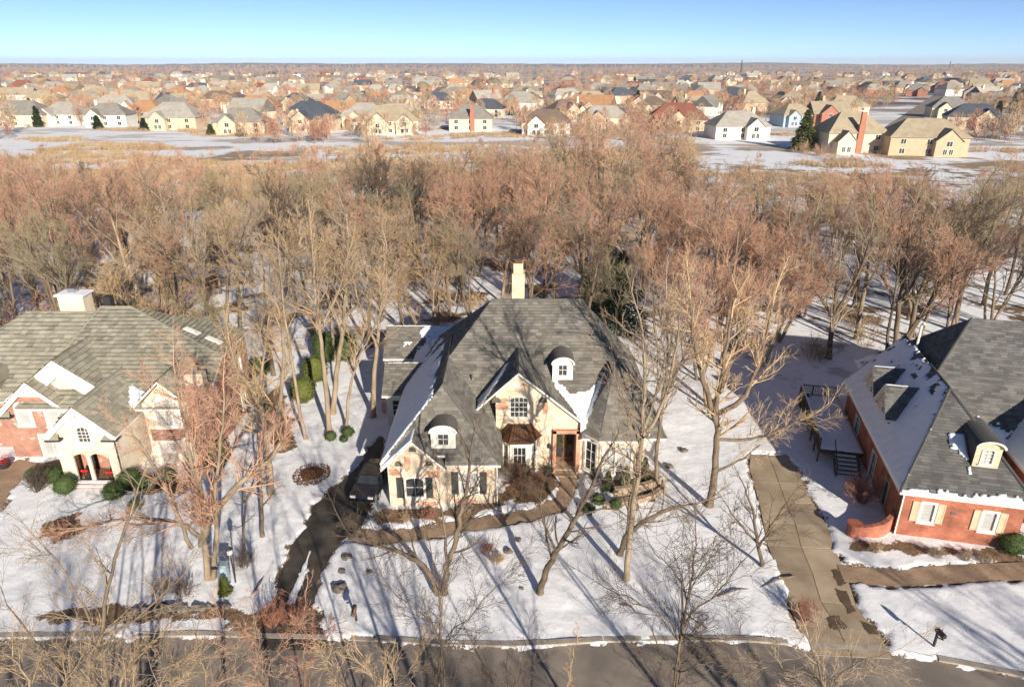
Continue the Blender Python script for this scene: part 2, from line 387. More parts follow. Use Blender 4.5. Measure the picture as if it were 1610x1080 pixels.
def wall(parent, m, O, u, outline, ops=(), name='wall', world=True, label=None):
    O = Vector(O); u = Vector((u[0], u[1], 0)).normalized(); n = Vector((u.y, -u.x, 0)); mb = MB()
    loops = [[Vector((p[0], p[1], 0)) for p in outline]] + [[Vector((p[0], p[1], 0)) for p in arch_outline(o['s'], o['z'], o['w'], o['h'], o.get('arch', 0))] for o in ops]
    flat = [p for l in loops for p in l]; T = lambda p, d=0: O + u * p[0] + Z * p[1] + n * d
    for a, b, c in tessellate_polygon(loops):
        A, B, Cc = flat[a], flat[b], flat[c]
        if (B - A).cross(Cc - A).z < 0: B, Cc = Cc, B
        mb.face([T(A), T(B), T(Cc)])
    for l in loops[1:]:
        for i in range(len(l)):
            a = l[i]; b = l[(i + 1) % len(l)]; mb.face([T(a), T(b), T(b, -.14), T(a, -.14)])
    w = mb.build(name, m, parent, world=world)
    if label: w['label'] = label
    for o in ops:
        if o.get('kind', 'win') == 'win': window(parent if name == 'wall' else w, O, u, o, world)
    return w
def dormer(parent, P, u, w, h, back, wm, rm, op, arch=.45, world=True, pent=0.):
    """arched dormer: front wall with window, two cheeks and a barrel roof running back into the roof"""
    P = Vector(P); u = Vector((u[0], u[1], 0)).normalized(); n = Vector((u.y, -u.x, 0))
    out = arch_outline(0, -pent, w, h + pent, arch, 8)
    d = wall(parent, wm, P, u, out, [op], name='dormer', world=world)
    ck = MB()
    for s in (-1, 1):
        a = P + u * (s * w / 2) + Z * -pent; ck.face([a, a - n * back, a - n * back + Z * (h + pent - arch), a + Z * (h + pent - arch)])
    ck.build('dormer_cheek', rm, d, world=world)
    r = MB(); prof = arch_outline(0, 0, w + .24, h + .1, arch + .1, 12)[2:]; prof2 = arch_outline(0, 0, w + .02, h - .02, arch, 12)[2:]
    for i in range(len(prof) - 1):
        T = lambda p, dd: P + u * p[0] + Z * p[1] + n * dd
        a, b = prof[i], prof[i + 1]; a2, b2 = prof2[i], prof2[i + 1]
        r.face([T(b, .22), T(a, .22), T(a, -back), T(b, -back)], 0); r.face([T(a, .22), T(b, .22), T(b2, .22), T(a2, .22)], 1); r.face([T(b2, .22), T(a2, .22), T(a2, -back), T(b2, -back)][::-1], 1)
    r.build('dormer_roof', [rm, M_whitetrim], d, world=world)
    return d
# ============================================================ GROUND, ROAD, DRIVEWAYS, PATHS
def pxpoly(pts): return np.array([tuple(at(*p))[:2] for p in pts])
def ribbon(pts, w):                                   # centreline px -> polygon
    c = np.array([tuple(at(*p))[:2] for p in pts]); f = []
    for i in range(len(c) - 1):
        p0 = c[max(i - 1, 0)]; p1 = c[i]; p2 = c[i + 1]; p3 = c[min(i + 2, len(c) - 1)]
        for k in range(6):
            t = k / 6; f.append(.5 * ((2 * p1) + (p2 - p0) * t + (2 * p0 - 5 * p1 + 4 * p2 - p3) * t * t + (-p0 + 3 * p1 - 3 * p2 + p3) * t ** 3))
    f.append(c[-1]); f = np.array(f); d = np.gradient(f, axis=0); d /= np.linalg.norm(d, axis=1)[:, None]; nn = np.stack([-d[:, 1], d[:, 0]], 1) * w / 2
    return f + nn, f - nn
kerb_px = [(-300, 1012), (0, 1004), (330, 1001), (560, 1006), (700, 1016), (830, 1018), (950, 1010), (1200, 1008), (1265, 1018), (1390, 1022), (1480, 1041), (1610, 1066), (1800, 1110)]
kx, ky = np.array([tuple(at(*p))[:2] for p in kerb_px]).T
ky = np.maximum(ky, 24.6); ky[-1] = 23.5
kerb_y = lambda x: np.interp(x, kx, ky, left=ky[0], right=ky[-1])
drvL = pxpoly([(392, 1022), (425, 955), (440, 905), (458, 858), (480, 830), (492, 795), (528, 765), (560, 735), (583, 700), (600, 690), (604, 700), (585, 765), (583, 800), (566, 832), (538, 850), (508, 895), (494, 950), (520, 1022)])
drvR_left = [(1276, 1030), (1257, 990), (1238, 954), (1231, 914), (1207, 860), (1196, 800), (1186, 765), (1176, 728), (1180, 715)]
drvR_right = [(1402, 1036), (1391, 998), (1350, 968), (1338, 919), (1318, 880), (1308, 844), (1296, 815), (1270, 780), (1262, 745), (1235, 715)]
drvR = pxpoly(drvR_left + drvR_right[::-1])
wkL, wkR = ribbon([(555, 838), (600, 846), (660, 838), (725, 828), (775, 820), (838, 809), (874, 794), (892, 772), (894, 752), (882, 738), (880, 726)], 1.35)
walk1 = np.concatenate([wkL, wkR[::-1]])
w2L, w2R = ribbon([(1322, 902), (1400, 908), (1500, 903), (1610, 898), (1750, 890)], 1.5)
walk2 = np.concatenate([w2L, w2R[::-1]])
walk3 = pxpoly([(0, 805), (20, 770), (45, 745), (75, 730), (30, 722), (-20, 745), (-80, 800)])
beds = [pxpoly(p) for p in (
    [(590, 806), (700, 800), (780, 795), (800, 745), (870, 742), (880, 770), (850, 800), (800, 790), (740, 812), (600, 824)],
    [(930, 745), (1040, 740), (1045, 770), (1000, 800), (960, 770)],
    [(60, 745), (130, 760), (210, 775), (300, 780), (300, 762), (200, 742), (70, 725)],
    [(60, 822), (125, 808), (128, 840), (75, 868)],
    [(1330, 866), (1430, 872), (1580, 880), (1590, 868), (1440, 858), (1340, 850)],
    [(400, 640), (440, 610), (470, 710), (430, 715)],
    [(60, 972), (130, 957), (360, 953), (360, 972), (150, 985)],
    [(1240, 955), (1275, 945), (1295, 1000), (1262, 1010)], [(370, 962), (490, 945), (500, 1010), (360, 1010)])]
def pdist(P, poly):                                   # signed distance, negative inside
    A = poly; B = np.roll(poly, -1, 0); best = np.full(len(P), 1e9); ins = np.zeros(len(P), bool)
    for a, b in zip(A, B):
        ab = b - a; t = np.clip(((P - a) @ ab) / (ab @ ab + 1e-12), 0, 1); d = np.hypot(*(P - a - t[:, None] * ab).T); best = np.minimum(best, d)
        c = (a[1] > P[:, 1]) != (b[1] > P[:, 1])
        with np.errstate(all='ignore'): xx = (b[0] - a[0]) * (P[:, 1] - a[1]) / (b[1] - a[1]) + a[0]
        ins ^= c & (P[:, 0] < xx)
    return np.where(ins, -best, best)
rng = np.random.default_rng(5)
def vnoise(P, sc, seed):                              # cheap value noise
    g = np.random.default_rng(seed).random((256, 256)); q = P * sc; i = np.floor(q).astype(int); f = q - i; f = f * f * (3 - 2 * f)
    G = lambda a, b: g[(i[:, 0] + a) % 256, (i[:, 1] + b) % 256]
    return (G(0, 0) * (1 - f[:, 0]) + G(1, 0) * f[:, 0]) * (1 - f[:, 1]) + (G(0, 1) * (1 - f[:, 0]) + G(1, 1) * f[:, 0]) * f[:, 1]
def make_ground():
    xs = np.concatenate([-np.geomspace(9000, 46, 42)[:-1], np.arange(-46, 46, .2), np.geomspace(46, 9000, 42)])
    ys = np.concatenate([[-300, -120, -50, -10, 5, 12], np.arange(16, 58, .2), np.geomspace(58, 12000, 60)])
    X, Y = np.meshgrid(xs, ys); P = np.stack([X.ravel(), Y.ravel()], 1)
    near = (np.abs(P[:, 0]) < 52) & (P[:, 1] > 14) & (P[:, 1] < 64)
    z = .12 + .10 * (vnoise(P, .35, 1) - .5) + .05 * (vnoise(P, 1.3, 2) - .5) + .02 * (vnoise(P, 3.5, 8) - .5)
    Q = P[near]; wob = (vnoise(Q, 1.1, 3) - .5) * .5 + (vnoise(Q, 3., 4) - .5) * .35
    d = np.full(len(Q), 9.)
    for pl in (drvL, drvR, walk1, walk2, walk3): d = np.minimum(d, pdist(Q, pl))
    dk = Q[:, 1] - kerb_y(Q[:, 0]); d = np.minimum(d, np.where(dk < -8.1, -(dk + 8.1), dk + .05))
    d += wob * .9
    k = np.clip((d + .05) / .22, 0, 1); zz = z[near]; z[near] = -.05 + (zz + .05) * k
    lit = np.zeros(len(P)); b = np.full(len(Q), 9.)
    for pl in beds: b = np.minimum(b, pdist(Q, pl))
    b += wob * 1.6; lit[near] = np.clip(.5 - b / .5, 0, 1)
    edge = np.clip(1 - np.abs(d) / .30, 0, 1) * np.clip((vnoise(Q, 1.7, 6) - .25) * 3, 0, 1); lit[near] = np.maximum(lit[near], edge)
    z[~near] -= .05
    nx, ny = len(xs), len(ys); idx = np.arange(nx * ny).reshape(ny, nx)
    F = np.stack([idx[:-1, :-1], idx[:-1, 1:], idx[1:, 1:], idx[1:, :-1]], -1).reshape(-1, 4)
    me = bpy.data.meshes.new('ground'); me.vertices.add(len(P)); me.vertices.foreach_set('co', np.column_stack([P, z]).ravel().astype(np.float32))
    me.loops.add(F.size); me.loops.foreach_set('vertex_index', F.ravel().astype(np.int32)); me.polygons.add(len(F)); me.polygons.foreach_set('loop_start', np.arange(0, F.size, 4, dtype=np.int32))
    me.update(calc_edges=True); me.polygons.foreach_set('use_smooth', [True] * len(F))
    a = me.attributes.new('litter', 'FLOAT', 'POINT'); a.data.foreach_set('value', lit.astype(np.float32))
    # snow over lawn: leaf litter where the attribute or the woodland noise shows it
    m = bpy.data.materials.new('snowy_ground'); m.use_nodes = True; n = m.node_tree.nodes; L = m.node_tree.links; bs = n['Principled BSDF']
    bs.inputs['Roughness'].default_value = .75; bs.inputs['Specular IOR Level'].default_value = .2
    tc = n.new('ShaderNodeTexCoord'); sx = n.new('ShaderNodeSeparateXYZ'); L.new(tc.outputs['Object'], sx.inputs[0])
    def tex(sc, det, st=(1, 1, 1), ro=.55):
        mp = n.new('ShaderNodeMapping'); mp.inputs['Scale'].default_value = st; L.new(tc.outputs['Object'], mp.inputs[0])
        t = n.new('ShaderNodeTexNoise'); t.inputs['Scale'].default_value = sc; t.inputs['Detail'].default_value = det; t.inputs['Roughness'].default_value = ro; L.new(mp.outputs[0], t.inputs['Vector']); return t.outputs[0]
    def rng_(v, a, b, c=0., d=1.):
        r = n.new('ShaderNodeMapRange'); r.inputs[1].default_value = a; r.inputs[2].default_value = b; r.inputs[3].default_value = c; r.inputs[4].default_value = d; L.new(v, r.inputs[0]); return r.outputs[0]
    def op(o, a, b=None, v=None):
        q = n.new('ShaderNodeMath'); q.operation = o; q.use_clamp = False; L.new(a, q.inputs[0])
        if b is not None: L.new(b, q.inputs[1])
        if v is not None: q.inputs[1].default_value = v
        return q.outputs[0]
    def mix(f, a, b):
        q = n.new('ShaderNodeMix'); q.data_type = 'RGBA'; L.new(f, q.inputs[0])
        for s, v in ((6, a), (7, b)):
            if isinstance(v, tuple): q.inputs[s].default_value = (*v, 1)
            else: L.new(v, q.inputs[s])
        return q.outputs[2]
    snow = mix(rng_(tex(.5, 5), .35, .65), (.87, .875, .89), (.80, .81, .83))
    brown = mix(rng_(tex(6, 6), .35, .65), (.13, .075, .045), (.24, .165, .10))
    tan = mix(rng_(tex(1.2, 6), .3, .7), (.36, .27, .165), (.27, .18, .115))
    at_ = n.new('ShaderNodeAttribute'); at_.attribute_name = 'litter'
    fl = rng_(op('ADD', at_.outputs['Fac'], op('MULTIPLY', op('SUBTRACT', tex(7, 8, ro=.7), v=.5), v=2.2)), .42, .58)
    # lawn: small dead-grass and twig specks showing through
    sp = rng_(op('ADD', tex(14, 5, ro=.7), op('MULTIPLY', tex(.6, 3), v=.30)), .765, .83, 0, .8)
    fl = op('MAXIMUM', fl, sp)
    # woods floor, from about 56 m on
    wd = op('MULTIPLY', rng_(sx.outputs[1], 50, 75, 0, 1), rng_(sx.outputs[1], 230, 200, 0, 1))
    wn = rng_(op('ADD', tex(.16, 8, (1, 1, 1), .68), op('MULTIPLY', wd, v=.03)), .55, .60)
    fl2 = op('MULTIPLY', wn, wd); fl = op('MAXIMUM', fl, fl2)
    # field of dead grass before the far houses, and the far land
    fd = op('MULTIPLY', rng_(sx.outputs[1], 150, 185), rng_(sx.outputs[1], 300, 225, .45, 1))
    fn = op('MULTIPLY', rng_(tex(.035, 6, (.5, 1, 1), .62), .51, .55), fd)
    far = op('MULTIPLY', rng_(sx.outputs[1], 340, 520), rng_(tex(.02, 8, (.6, 1, 1), .65), .42, .52))
    c1 = mix(fl, snow, brown); c1 = mix(fn, c1, tan); c1 = mix(far, c1, (.17, .125, .10))
    L.new(c1, bs.inputs['Base Color'])
    bp = n.new('ShaderNodeBump'); bp.inputs['Strength'].default_value = .5; bp.inputs['Distance'].default_value = .08
    L.new(op('ADD', tex(2.2, 8), op('MULTIPLY', fl, v=-.3)), bp.inputs['Height']); L.new(bp.outputs[0], bs.inputs['Normal'])
    me.materials.append(m); o = bpy.data.objects.new('ground', me); COL.objects.link(o); tag(o, 'snow covered lawns, woodland floor and far land', kind='structure'); return o
make_ground()
def sheet(name, poly, z, m, label=None, parent=None):
    mb = MB(); flat = [Vector((p[0], p[1], 0)) for p in poly]
    for t in tessellate_polygon([flat]):
        A = [flat[i] for i in t]
        if (A[1] - A[0]).cross(A[2] - A[0]).z < 0: A.reverse()
        mb.face([(p.x, p.y, z) for p in A])
    o = mb.build(name, m, parent)
    if parent is None: tag(o, label, kind='structure')
    return o
xs = np.linspace(-75, 75, 76)
sheet('road', np.concatenate([np.stack([xs, kerb_y(xs)], 1), np.stack([xs[::-1], kerb_y(xs[::-1]) - 8.0], 1)]), 0, M_road, 'asphalt street in front of the houses')
kb = bpy.data.objects.new('kerb', None); COL.objects.link(kb); tag(kb, 'concrete kerb along the far side of the street', kind='structure')
xk = np.arange(-48, 48, 2.4)
for a, b in zip(xk, xk[1:] - .02):
    m_ = (a + b) / 2; pt = np.array([[m_, kerb_y(m_)]])
    hgt = .035 if min(pdist(pt, drvL)[0], pdist(pt, drvR)[0]) < 1.2 else .135
    mb = MB(); A = Vector((a, float(kerb_y(a)), 0)); B = Vector((b, float(kerb_y(b)), 0)); d = (B - A).normalized(); nn = Vector((-d.y, d.x, 0)) * .32
    for f in ([A, B, B + nn, A + nn],): mb.face([p + Z * hgt for p in f])
    mb.face([A, B, B + Z * hgt, A + Z * hgt]); mb.face([B, B + nn, B + nn + Z * hgt, B + Z * hgt]); mb.face([A + nn, A, A + Z * hgt, A + nn + Z * hgt]); mb.face([B + nn, A + nn, A + nn + Z * hgt, B + nn + Z * hgt])
    mb.build('kerb_stone', M_kerb, kb)
sheet('driveway', drvL, .012, M_asphalt, 'dark wet asphalt driveway of the stone house')
# snow strip left lying down the middle of the dark driveway
for pts in ([(452, 948), (458, 930), (470, 905), (486, 868), (488, 866), (482, 890), (476, 915), (468, 935), (462, 950)], [(470, 902), (484, 893), (486, 897), (474, 908)]):
    c = pxpoly(pts); mb = MB(); ce = c.mean(0); rr = random.Random(3)
    ring = []
    for i in range(len(c)):
        for k in range(5):
            q = c[i] + (c[(i + 1) % len(c)] - c[i]) * k / 5; ring.append(q + np.array([rr.uniform(-.06, .06), rr.uniform(-.06, .06)]))
    for i in range(len(ring)):
        a, b = ring[i], ring[(i + 1) % len(ring)]; mb.face([(ce[0], ce[1], .06), (*a, .02), (*b, .02)])
    tag(mb.build('snow_strip', M_snow), 'melting strip of snow lying on the dark driveway', 'snow', 'snow left on the dark driveway')
# right driveway: concrete slabs, each a piece of its own
dr = bpy.data.objects.new('concrete_driveway', None); COL.objects.link(dr); tag(dr, 'tan concrete slab driveway of the brick house', kind='structure')
sheet('driveway_bed', drvR, -.012, M_mulch, parent=dr)
def lerp_line(pts, t):
    P = np.array([tuple(at(*p))[:2] for p in pts]); L = np.concatenate([[0], np.cumsum(np.hypot(*np.diff(P, axis=0).T))]); L /= L[-1]
    return np.array([np.interp(t, L, P[:, 0]), np.interp(t, L, P[:, 1])])
rows = [0, .10, .20, .32, .44, .56, .68, .80, .90, 1.0]; rr = random.Random(8)
for i, (a, b) in enumerate(zip(rows, rows[1:])):
    for j, (s0, s1) in enumerate(((0, .5), (.5, 1))):
        q = []
        for (t, s) in ((a, s0), (a, s1), (b, s1), (b, s0)):
            l = lerp_line(drvR_left, t); r_ = lerp_line(drvR_right, t); q.append(l + (r_ - l) * s)
        c = sum(q) / 4; q = [p + (c - p) / np.linalg.norm(c - p) * .03 for p in q]; h = .03 + rr.uniform(-.006, .006)
        mb = MB(); top = [(*p, h + rr.uniform(-.003, .003)) for p in q]; bot = [(*p, -.01) for p in q]; mb.face(top)
        for k in range(4): mb.face([bot[k], bot[(k + 1) % 4], top[(k + 1) % 4], top[k]])
        mb.build('concrete_slab', M_conc, dr)
for pts in ([(1300, 972), (1318, 968), (1330, 985), (1318, 992), (1306, 988)], [(1312, 925), (1330, 930), (1345, 960), (1335, 966), (1318, 940)], [(1350, 975), (1375, 985), (1390, 997), (1368, 998)], [(1307, 897), (1315, 895), (1332, 918), (1318, 922)]):
    c = pxpoly(pts); P_ = []
    for i in range(len(c)):
        for k in range(4): P_.append(c[i] + (c[(i + 1) % len(c)] - c[i]) * k / 4 + np.array([rr.uniform(-.07, .07), rr.uniform(-.07, .07)]))
    sheet('damp_patch', P_, .046, M_concwet, parent=dr)
sheet('walkway', walk1, .025, M_paver, 'curved brown paver walkway to the stone house entry')
sheet('walkway', walk2, .052, M_paver, 'brown paver walkway across the lawn of the brick house')
sheet('walkway', walk3, .025, M_paver, 'brown paver court beside the tile roofed house')
# street running away between the far houses
ST_A, ST_B = at(1405, 208), at(1482, 148); d = (ST_B - ST_A).normalized(); ST_N = Vector((-d.y, d.x, 0))
sheet('far_street', [tuple(p)[:2] for p in (ST_A - ST_N * 6, ST_B - ST_N * 6, ST_B + ST_N * 6, ST_A + ST_N * 6)], .12, M_road, 'grey street running away between snowy far lots')
# ============================================================ STONE HOUSE (middle)
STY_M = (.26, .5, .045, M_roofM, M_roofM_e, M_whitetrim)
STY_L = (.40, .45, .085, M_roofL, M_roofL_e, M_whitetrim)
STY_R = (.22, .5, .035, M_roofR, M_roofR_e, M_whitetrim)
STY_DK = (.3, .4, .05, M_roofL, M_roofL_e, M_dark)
H1 = empty('stone_house', (1, 46, 0), 'cream stone house with charcoal hipped roof, arched dormers and dark driveway', 'house')
mM = hip_x(-8.8, 11.0, 42.4, 58.2, 3.3, -1.6, 5.4, 50.3, 11.0)
mM[0] = [(-8.8, 42.4, 3.3), (-1.15, 42.4, 3.3), (-1.15, 43.4, 3.3 + 7.7 / 7.9), (5.0, 43.4, 3.3 + 7.7 / 7.9), (5.0, 42.4, 3.3), (11.0, 42.4, 3.3), (5.4, 50.3, 11.0), (-1.6, 50.3, 11.0)]
roof(H1, 'main_roof', mM, STY_M, caps=[((-1.6, 50.3, 11), (5.4, 50.3, 11)), ((5.4, 50.3, 11), (11, 42.4, 3.3))])
gM = hip_y(-8.72, -.75, 38.7, 52, 3.42, -4.75, 42.0, 51.0, 7.75)
gM[0] = [(-4.42, 38.7, 3.42), (-.75, 38.7, 3.42), (-4.75, 42.0, 7.75), (-8.72 + 3.97 * .4 / 3.3, 39.1, 3.42 + 4.33 * .4 / 3.3), (-4.42, 39.1, 3.42 + 4.33 * .4 / 3.3)]
roof(H1, 'garage_roof', gM, STY_M, caps=[((-4.75, 42, 7.75), (-.75, 38.7, 3.42))])
sg = gab_y(-8.68, 3.2, -4.35, 3.2, -6.52, 5.3, 38.5, 43)
roof(H1, 'gable_roof', sg, STY_M)
eg = gab_y(-2.5, 5.45, 5.2, 4.25, .47, 8.25, 42.8, 50)
roof(H1, 'entry_gable_roof', eg, STY_M)
ap, rb = (7.2, 44.3, 7.5), (7.2, 51, 7.5)
rw = [[(6.1, 41.5, 3.6), (9.0, 41.5, 3.6), ap], [(4.85, 43.0, 3.6), (6.1, 41.5, 3.6), ap], [(4.85, 51, 3.6), (4.85, 43.0, 3.6), ap, rb], [(9.0, 41.5, 3.6), (9.95, 42.7, 3.6), ap], [(9.95, 42.7, 3.6), (9.95, 51, 3.6), rb, ap]]
roof(H1, 'bay_wing_roof', rw, STY_M)
bw = gab_x(49.7, 3.0, 54.2, 3.0, 52, 4.9, -10.6, -6)
roof(H1, 'side_porch_roof', bw, STY_M)
bb = gab_x(57.2, 3.0, 62.5, 3.0, 59.8, 5.2, -11.8, -4)
roof(H1, 'rear_porch_roof', bb, STY_M)
# snow on the shaded slopes and in the valleys
snow_patch(H1, gM[3], lambda s, t, w, h: 1.15 - t / h * 1.35 - (.9 if t > h * .82 else 0), .06, seed=1)
snow_patch(H1, mM[3], lambda s, t, w, h: .45 - t / h * 1.6, .06, seed=2)
snow_patch(H1, sg[0], lambda s, t, w, h: .8, .05, seed=3)
zM = lambda x, y: 3.3 + (y - 42.4) * 7.7 / 7.9
zE = lambda x, y: 8.25 - (x - .47) * 4.0 / 4.73 if y > 42.8 and x < 5.2 else 0
zR = lambda x, y: min(3.6 + (x - 4.85) * 3.9 / 2.35, 7.5) if y > 43 else 3.6 + max(0, x - 4.85) * .8
snow_field(H1, [(5.1, 42.75), (4.75, 42.9), (4.05, 44.1), (2.8, 45.65), (3.1, 45.75), (4.3, 44.8), (5.3, 44.95), (6.2, 45.35), (7.0, 46.1), (6.55, 44.9), (6.15, 44.0), (5.6, 43.2)], lambda x, y: max(zM(x, y), zE(x, y), zR(x, y)), .12, seed=4)
zEl = lambda x, y: 8.25 - (.47 - x) * 2.8 / 2.97
snow_field(H1, [(-2.45, 42.85), (-1.9, 42.85), (-.6, 44.9), (-.2, 46.2), (-.5, 46.2), (-1.4, 44.9), (-2.5, 44.2)], lambda x, y: max(zM(x, y), zEl(x, y)), .08, seed=6)
snow_patch(H1, bb[0], lambda s, t, w, h: s / w * 1.6 - .7, .07, seed=8)
snow_patch(H1, bb[1], lambda s, t, w, h: .5, .07, seed=9)
snow_patch(H1, bw[1], lambda s, t, w, h: .5, .07, seed=9)
def stone_patches(parent, O, u, spots, m=M_brickP):   # red brick showing through the pale stone, slightly proud
    O = Vector(O); u = Vector((u[0], u[1], 0)); n = Vector((u.y, -u.x, 0)); rr = random.Random(len(spots))
    for (s, z, w, h) in spots:
        mb = MB(); P = []
        N = 14
        for k in range(N):
            a = 2 * math.pi * k / N; q = 1 + rr.uniform(-.22, .22); cx, cy = math.cos(a), math.sin(a); sc = q / max(abs(cx), abs(cy)) ** .6
            P.append((s + cx * w / 2 * sc, z + cy * h / 2 * sc))
        T = lambda p, d: O + u * p[0] + Z * p[1] + n * d
        mb.face([T(p, .025) for p in P])
        for k in range(N): mb.face([T(P[k], 0), T(P[(k + 1) % N], 0), T(P[(k + 1) % N], .025), T(P[k], .025)])
        mb.build('brick_patch', m, parent)
FX = (1, 0)
# garage wing
wall(H1, M_cream, (-8.3, 38.9, 0), FX, [(0, -.2), (3.95, -.2), (3.95, 3.2), (1.78, 5.15), (0, 3.2)],
     [dict(s=1.75, z=.75, w=1.35, h=1.65, arch=.28, nx=2, ny=2, shutters=(-1, 1), sw=.45, sh=1.6, trim=.06)])
stone_patches(H1, (-8.3, 38.9, 0), FX, [(1.35, 3.4, .4, 1.0), (.45, 2.75, .7, .55), (3.1, 2.6, .8, .45), (3.4, 3.1, .3, .3), (2.6, .25, 1.2, .3)])
wall(H1, M_cream, (-4.4, 39.2, 0), FX, [(0, -.2), (3.25, -.2), (3.25, 3.35), (0, 3.35)],
     [dict(s=1.5, z=.85, w=1.3, h=1.75, nx=2, ny=2, shutters=(-1, 1), sw=.45, gm=M_blind, trim=.06)])
stone_patches(H1, (-4.4, 39.2, 0), FX, [(.45, 1.2, .3, .6), (1.2, .3, 1.3, .3), (2.9, 2.6, .4, .3)])
wall(H1, M_cream, (-1.15, 39.2, 0), (0, 1), [(0, -.2), (4, -.2), (4, 3.6), (0, 3.35)])
gd = wall(H1, M_cream, (-8.3, 47, 0), (0, -1), [(0, -.2), (8.1, -.2), (8.1, 3.3), (0, 3.3)])
for k in range(2):
    mb = MB(); y0 = 43.6 - k * 3.4
    for r_ in range(4):
        for c_ in range(4): mb.box((-8.36, y0 + c_ * .68 + .02, .02 + r_ * .56), (-8.31, y0 + c_ * .68 + .66, .55 + r_ * .56))
    mb.build('garage_door', M_tantrim, H1)
for x, z, w in ((-6.55, 4.35, .5), (-7.55, 3.25, .5), (-5.5, 3.3, .5)):   # louvre, eyebrow accents
    mb = MB(); mb.face([(x + w * (p[0]), 38.86, z + p[1] * .4) for p in arch_outline(0, 0, 1, 1, .9, 8)]); mb.build('gable_vent', M_roofM, H1)
# entry gable wall
wall(H1, M_cream, (-1.15, 43.2, 0), FX, [(0, -.2), (4.2, -.2), (4.2, 3.35), (5.75, 3.35), (5.75, -.2), (6.25, -.2), (6.25, 4.15), (1.62, 7.95), (0, 6.5)],
     [dict(s=1.65, z=4.55, w=1.35, h=1.7, arch=.22, nx=4, ny=4, fw=.07)])
stone_patches(H1, (-1.15, 43.2, 0), FX, [(.45, 5.4, .9, .45), (.55, 5.85, .35, .45), (2.0, 7.15, .5, .14), (3.55, 5.3, .4, .85), (3.0, 4.3, .35, .3), (2.75, 2.4, .6, 1.0), (2.6, 1.1, .5, .4), (3.85, 1.2, .25, .5)])
for x in (.05, 3.35):
    mb = MB(); mb.face([(-1.15 + x + .55 * p[0], 43.17, 5.75 + p[1] * .45) for p in arch_outline(0, 0, 1.2, 1, .9, 8)]); mb.build('gable_vent', M_roofM, H1)
# copper-roofed bay window
bx = [(-.75, 43.2), (-.15, 42.3), (1.25, 42.3), (1.85, 43.2)]
for i in range(3):
    a, b = bx[i], bx[i + 1]; L = math.hypot(b[0] - a[0], b[1] - a[1]); uu = ((b[0] - a[0]) / L, (b[1] - a[1]) / L)
    wall(H1, M_whitetrim, (a[0], a[1], 0), uu, [(0, -.1), (L, -.1), (L, 3.15), (0, 3.15)], [dict(s=L / 2, z=.5, w=L * .72, h=2.2, nx=3 if i == 1 else 2, ny=3, fw=.08)])
mb = MB(); e = [(-1.05, 43.2, 3.15), (-.25, 42.0, 3.15), (1.35, 42.0, 3.15), (2.15, 43.2, 3.15)]; tp = [(-.3, 43.2, 4.05), (.1, 42.95, 4.1), (1.0, 42.95, 4.1), (1.4, 43.2, 4.05)]
for i in range(3):
    N = 6
    for k in range(N):
        A = Vector(e[i]).lerp(Vector(e[i + 1]), k / N); B = Vector(e[i]).lerp(Vector(e[i + 1]), (k + 1) / N); Cc = Vector(tp[i]).lerp(Vector(tp[i + 1]), (k + 1) / N); D = Vector(tp[i]).lerp(Vector(tp[i + 1]), k / N)
        mb.face([A, B, Cc, D]); mb.bar(A + Z * .02, D + Z * .02, .04, .05)
mb.face(tp); mb.face([Vector(p) - Z * .1 for p in e][::-1])
for i in range(3): mb.face([Vector(e[i]) - Z * .1, Vector(e[i + 1]) - Z * .1, e[i + 1], e[i]])
mb.build('bay_roof', M_copper, H1)
# recessed brick portal with double doors and wreaths
pt = MB()
for lo, hi in (((2.95, 42.95, 0), (3.2, 43.5, 3.6)), ((4.65, 42.95, 0), (4.95, 45, 3.6)), ((2.95, 42.95, 3.35), (4.95, 43.5, 3.62)), ((3.0, 43.4, 0), (3.2, 45, 3.6))): pt.box(lo, hi)
pt.build('entry_portal', M_brickP, H1)
mb = MB(); mb.box((3.2, 43.3, .0), (4.65, 45, .16)); mb.box((3.1, 42.5, -.05), (4.75, 43.3, .08)); mb.build('entry_step', M_stone, H1)
bkp = MB(); bkp.box((3.0, 44.6, .1), (4.8, 44.9, 3.6)); bkp.build('door_surround', M_wood, H1)
for k in range(2):
    x0 = 3.24 + k * .71; d = MB(); d.box((x0, 44.5, .17), (x0 + .67, 44.58, 3.2)); D = d.build('door', M_wood, H1)
    g = MB(); g.face(arch_pts := [(x0 + .335 + p[0], 44.49, p[1]) for p in arch_outline(0, .5, .48, 2.5, .2)]); g.build('door_glass', M_glass, D)
    wr = MB(); rr = random.Random(k)
    for q in range(220):
        a = rr.random() * 6.283; b = rr.gauss(.2, .05); c = Vector((x0 + .335 + b * math.cos(a), 44.44 - rr.random() * .06, 1.95 + 1.6 * b * math.sin(a)))
        t = Vector((rr.uniform(-1, 1), rr.uniform(-1, 1), rr.uniform(-1, 1))).normalized() * .05; t2 = t.cross(Vector((rr.random(), rr.random(), rr.random()))).normalized() * .02
        wr.face([c - t, c + t2, c + t, c - t2])
    wr.tube([(x0 + .335 + .2 * math.cos(i * .393), 44.45, 1.95 + .32 * math.sin(i * .393)) for i in range(17)], .03, 5)
    wr.build('wreath', M_ygreen, D)
    hd = MB(); hd.tube([(x0 + (.62 if k == 0 else .05), 44.44, 1.0), (x0 + (.62 if k == 0 else .05), 44.44, 1.35)], .018, 6); hd.build('handle', M_chrome, D)
for x, y, z in ((2.72, 43.1, 2.1), (5.0, 43.7, 2.2)):
    mb = MB(); mb.lathe([(.02, .42), (.1, .34), (.1, .06), (.05, 0), (0, 0)], (x, y - .08, z), 8); mb.box((x - .03, y - .1, z + .2), (x + .03, y + .1, z + .26)); mb.build('wall_lantern', M_dark, H1)
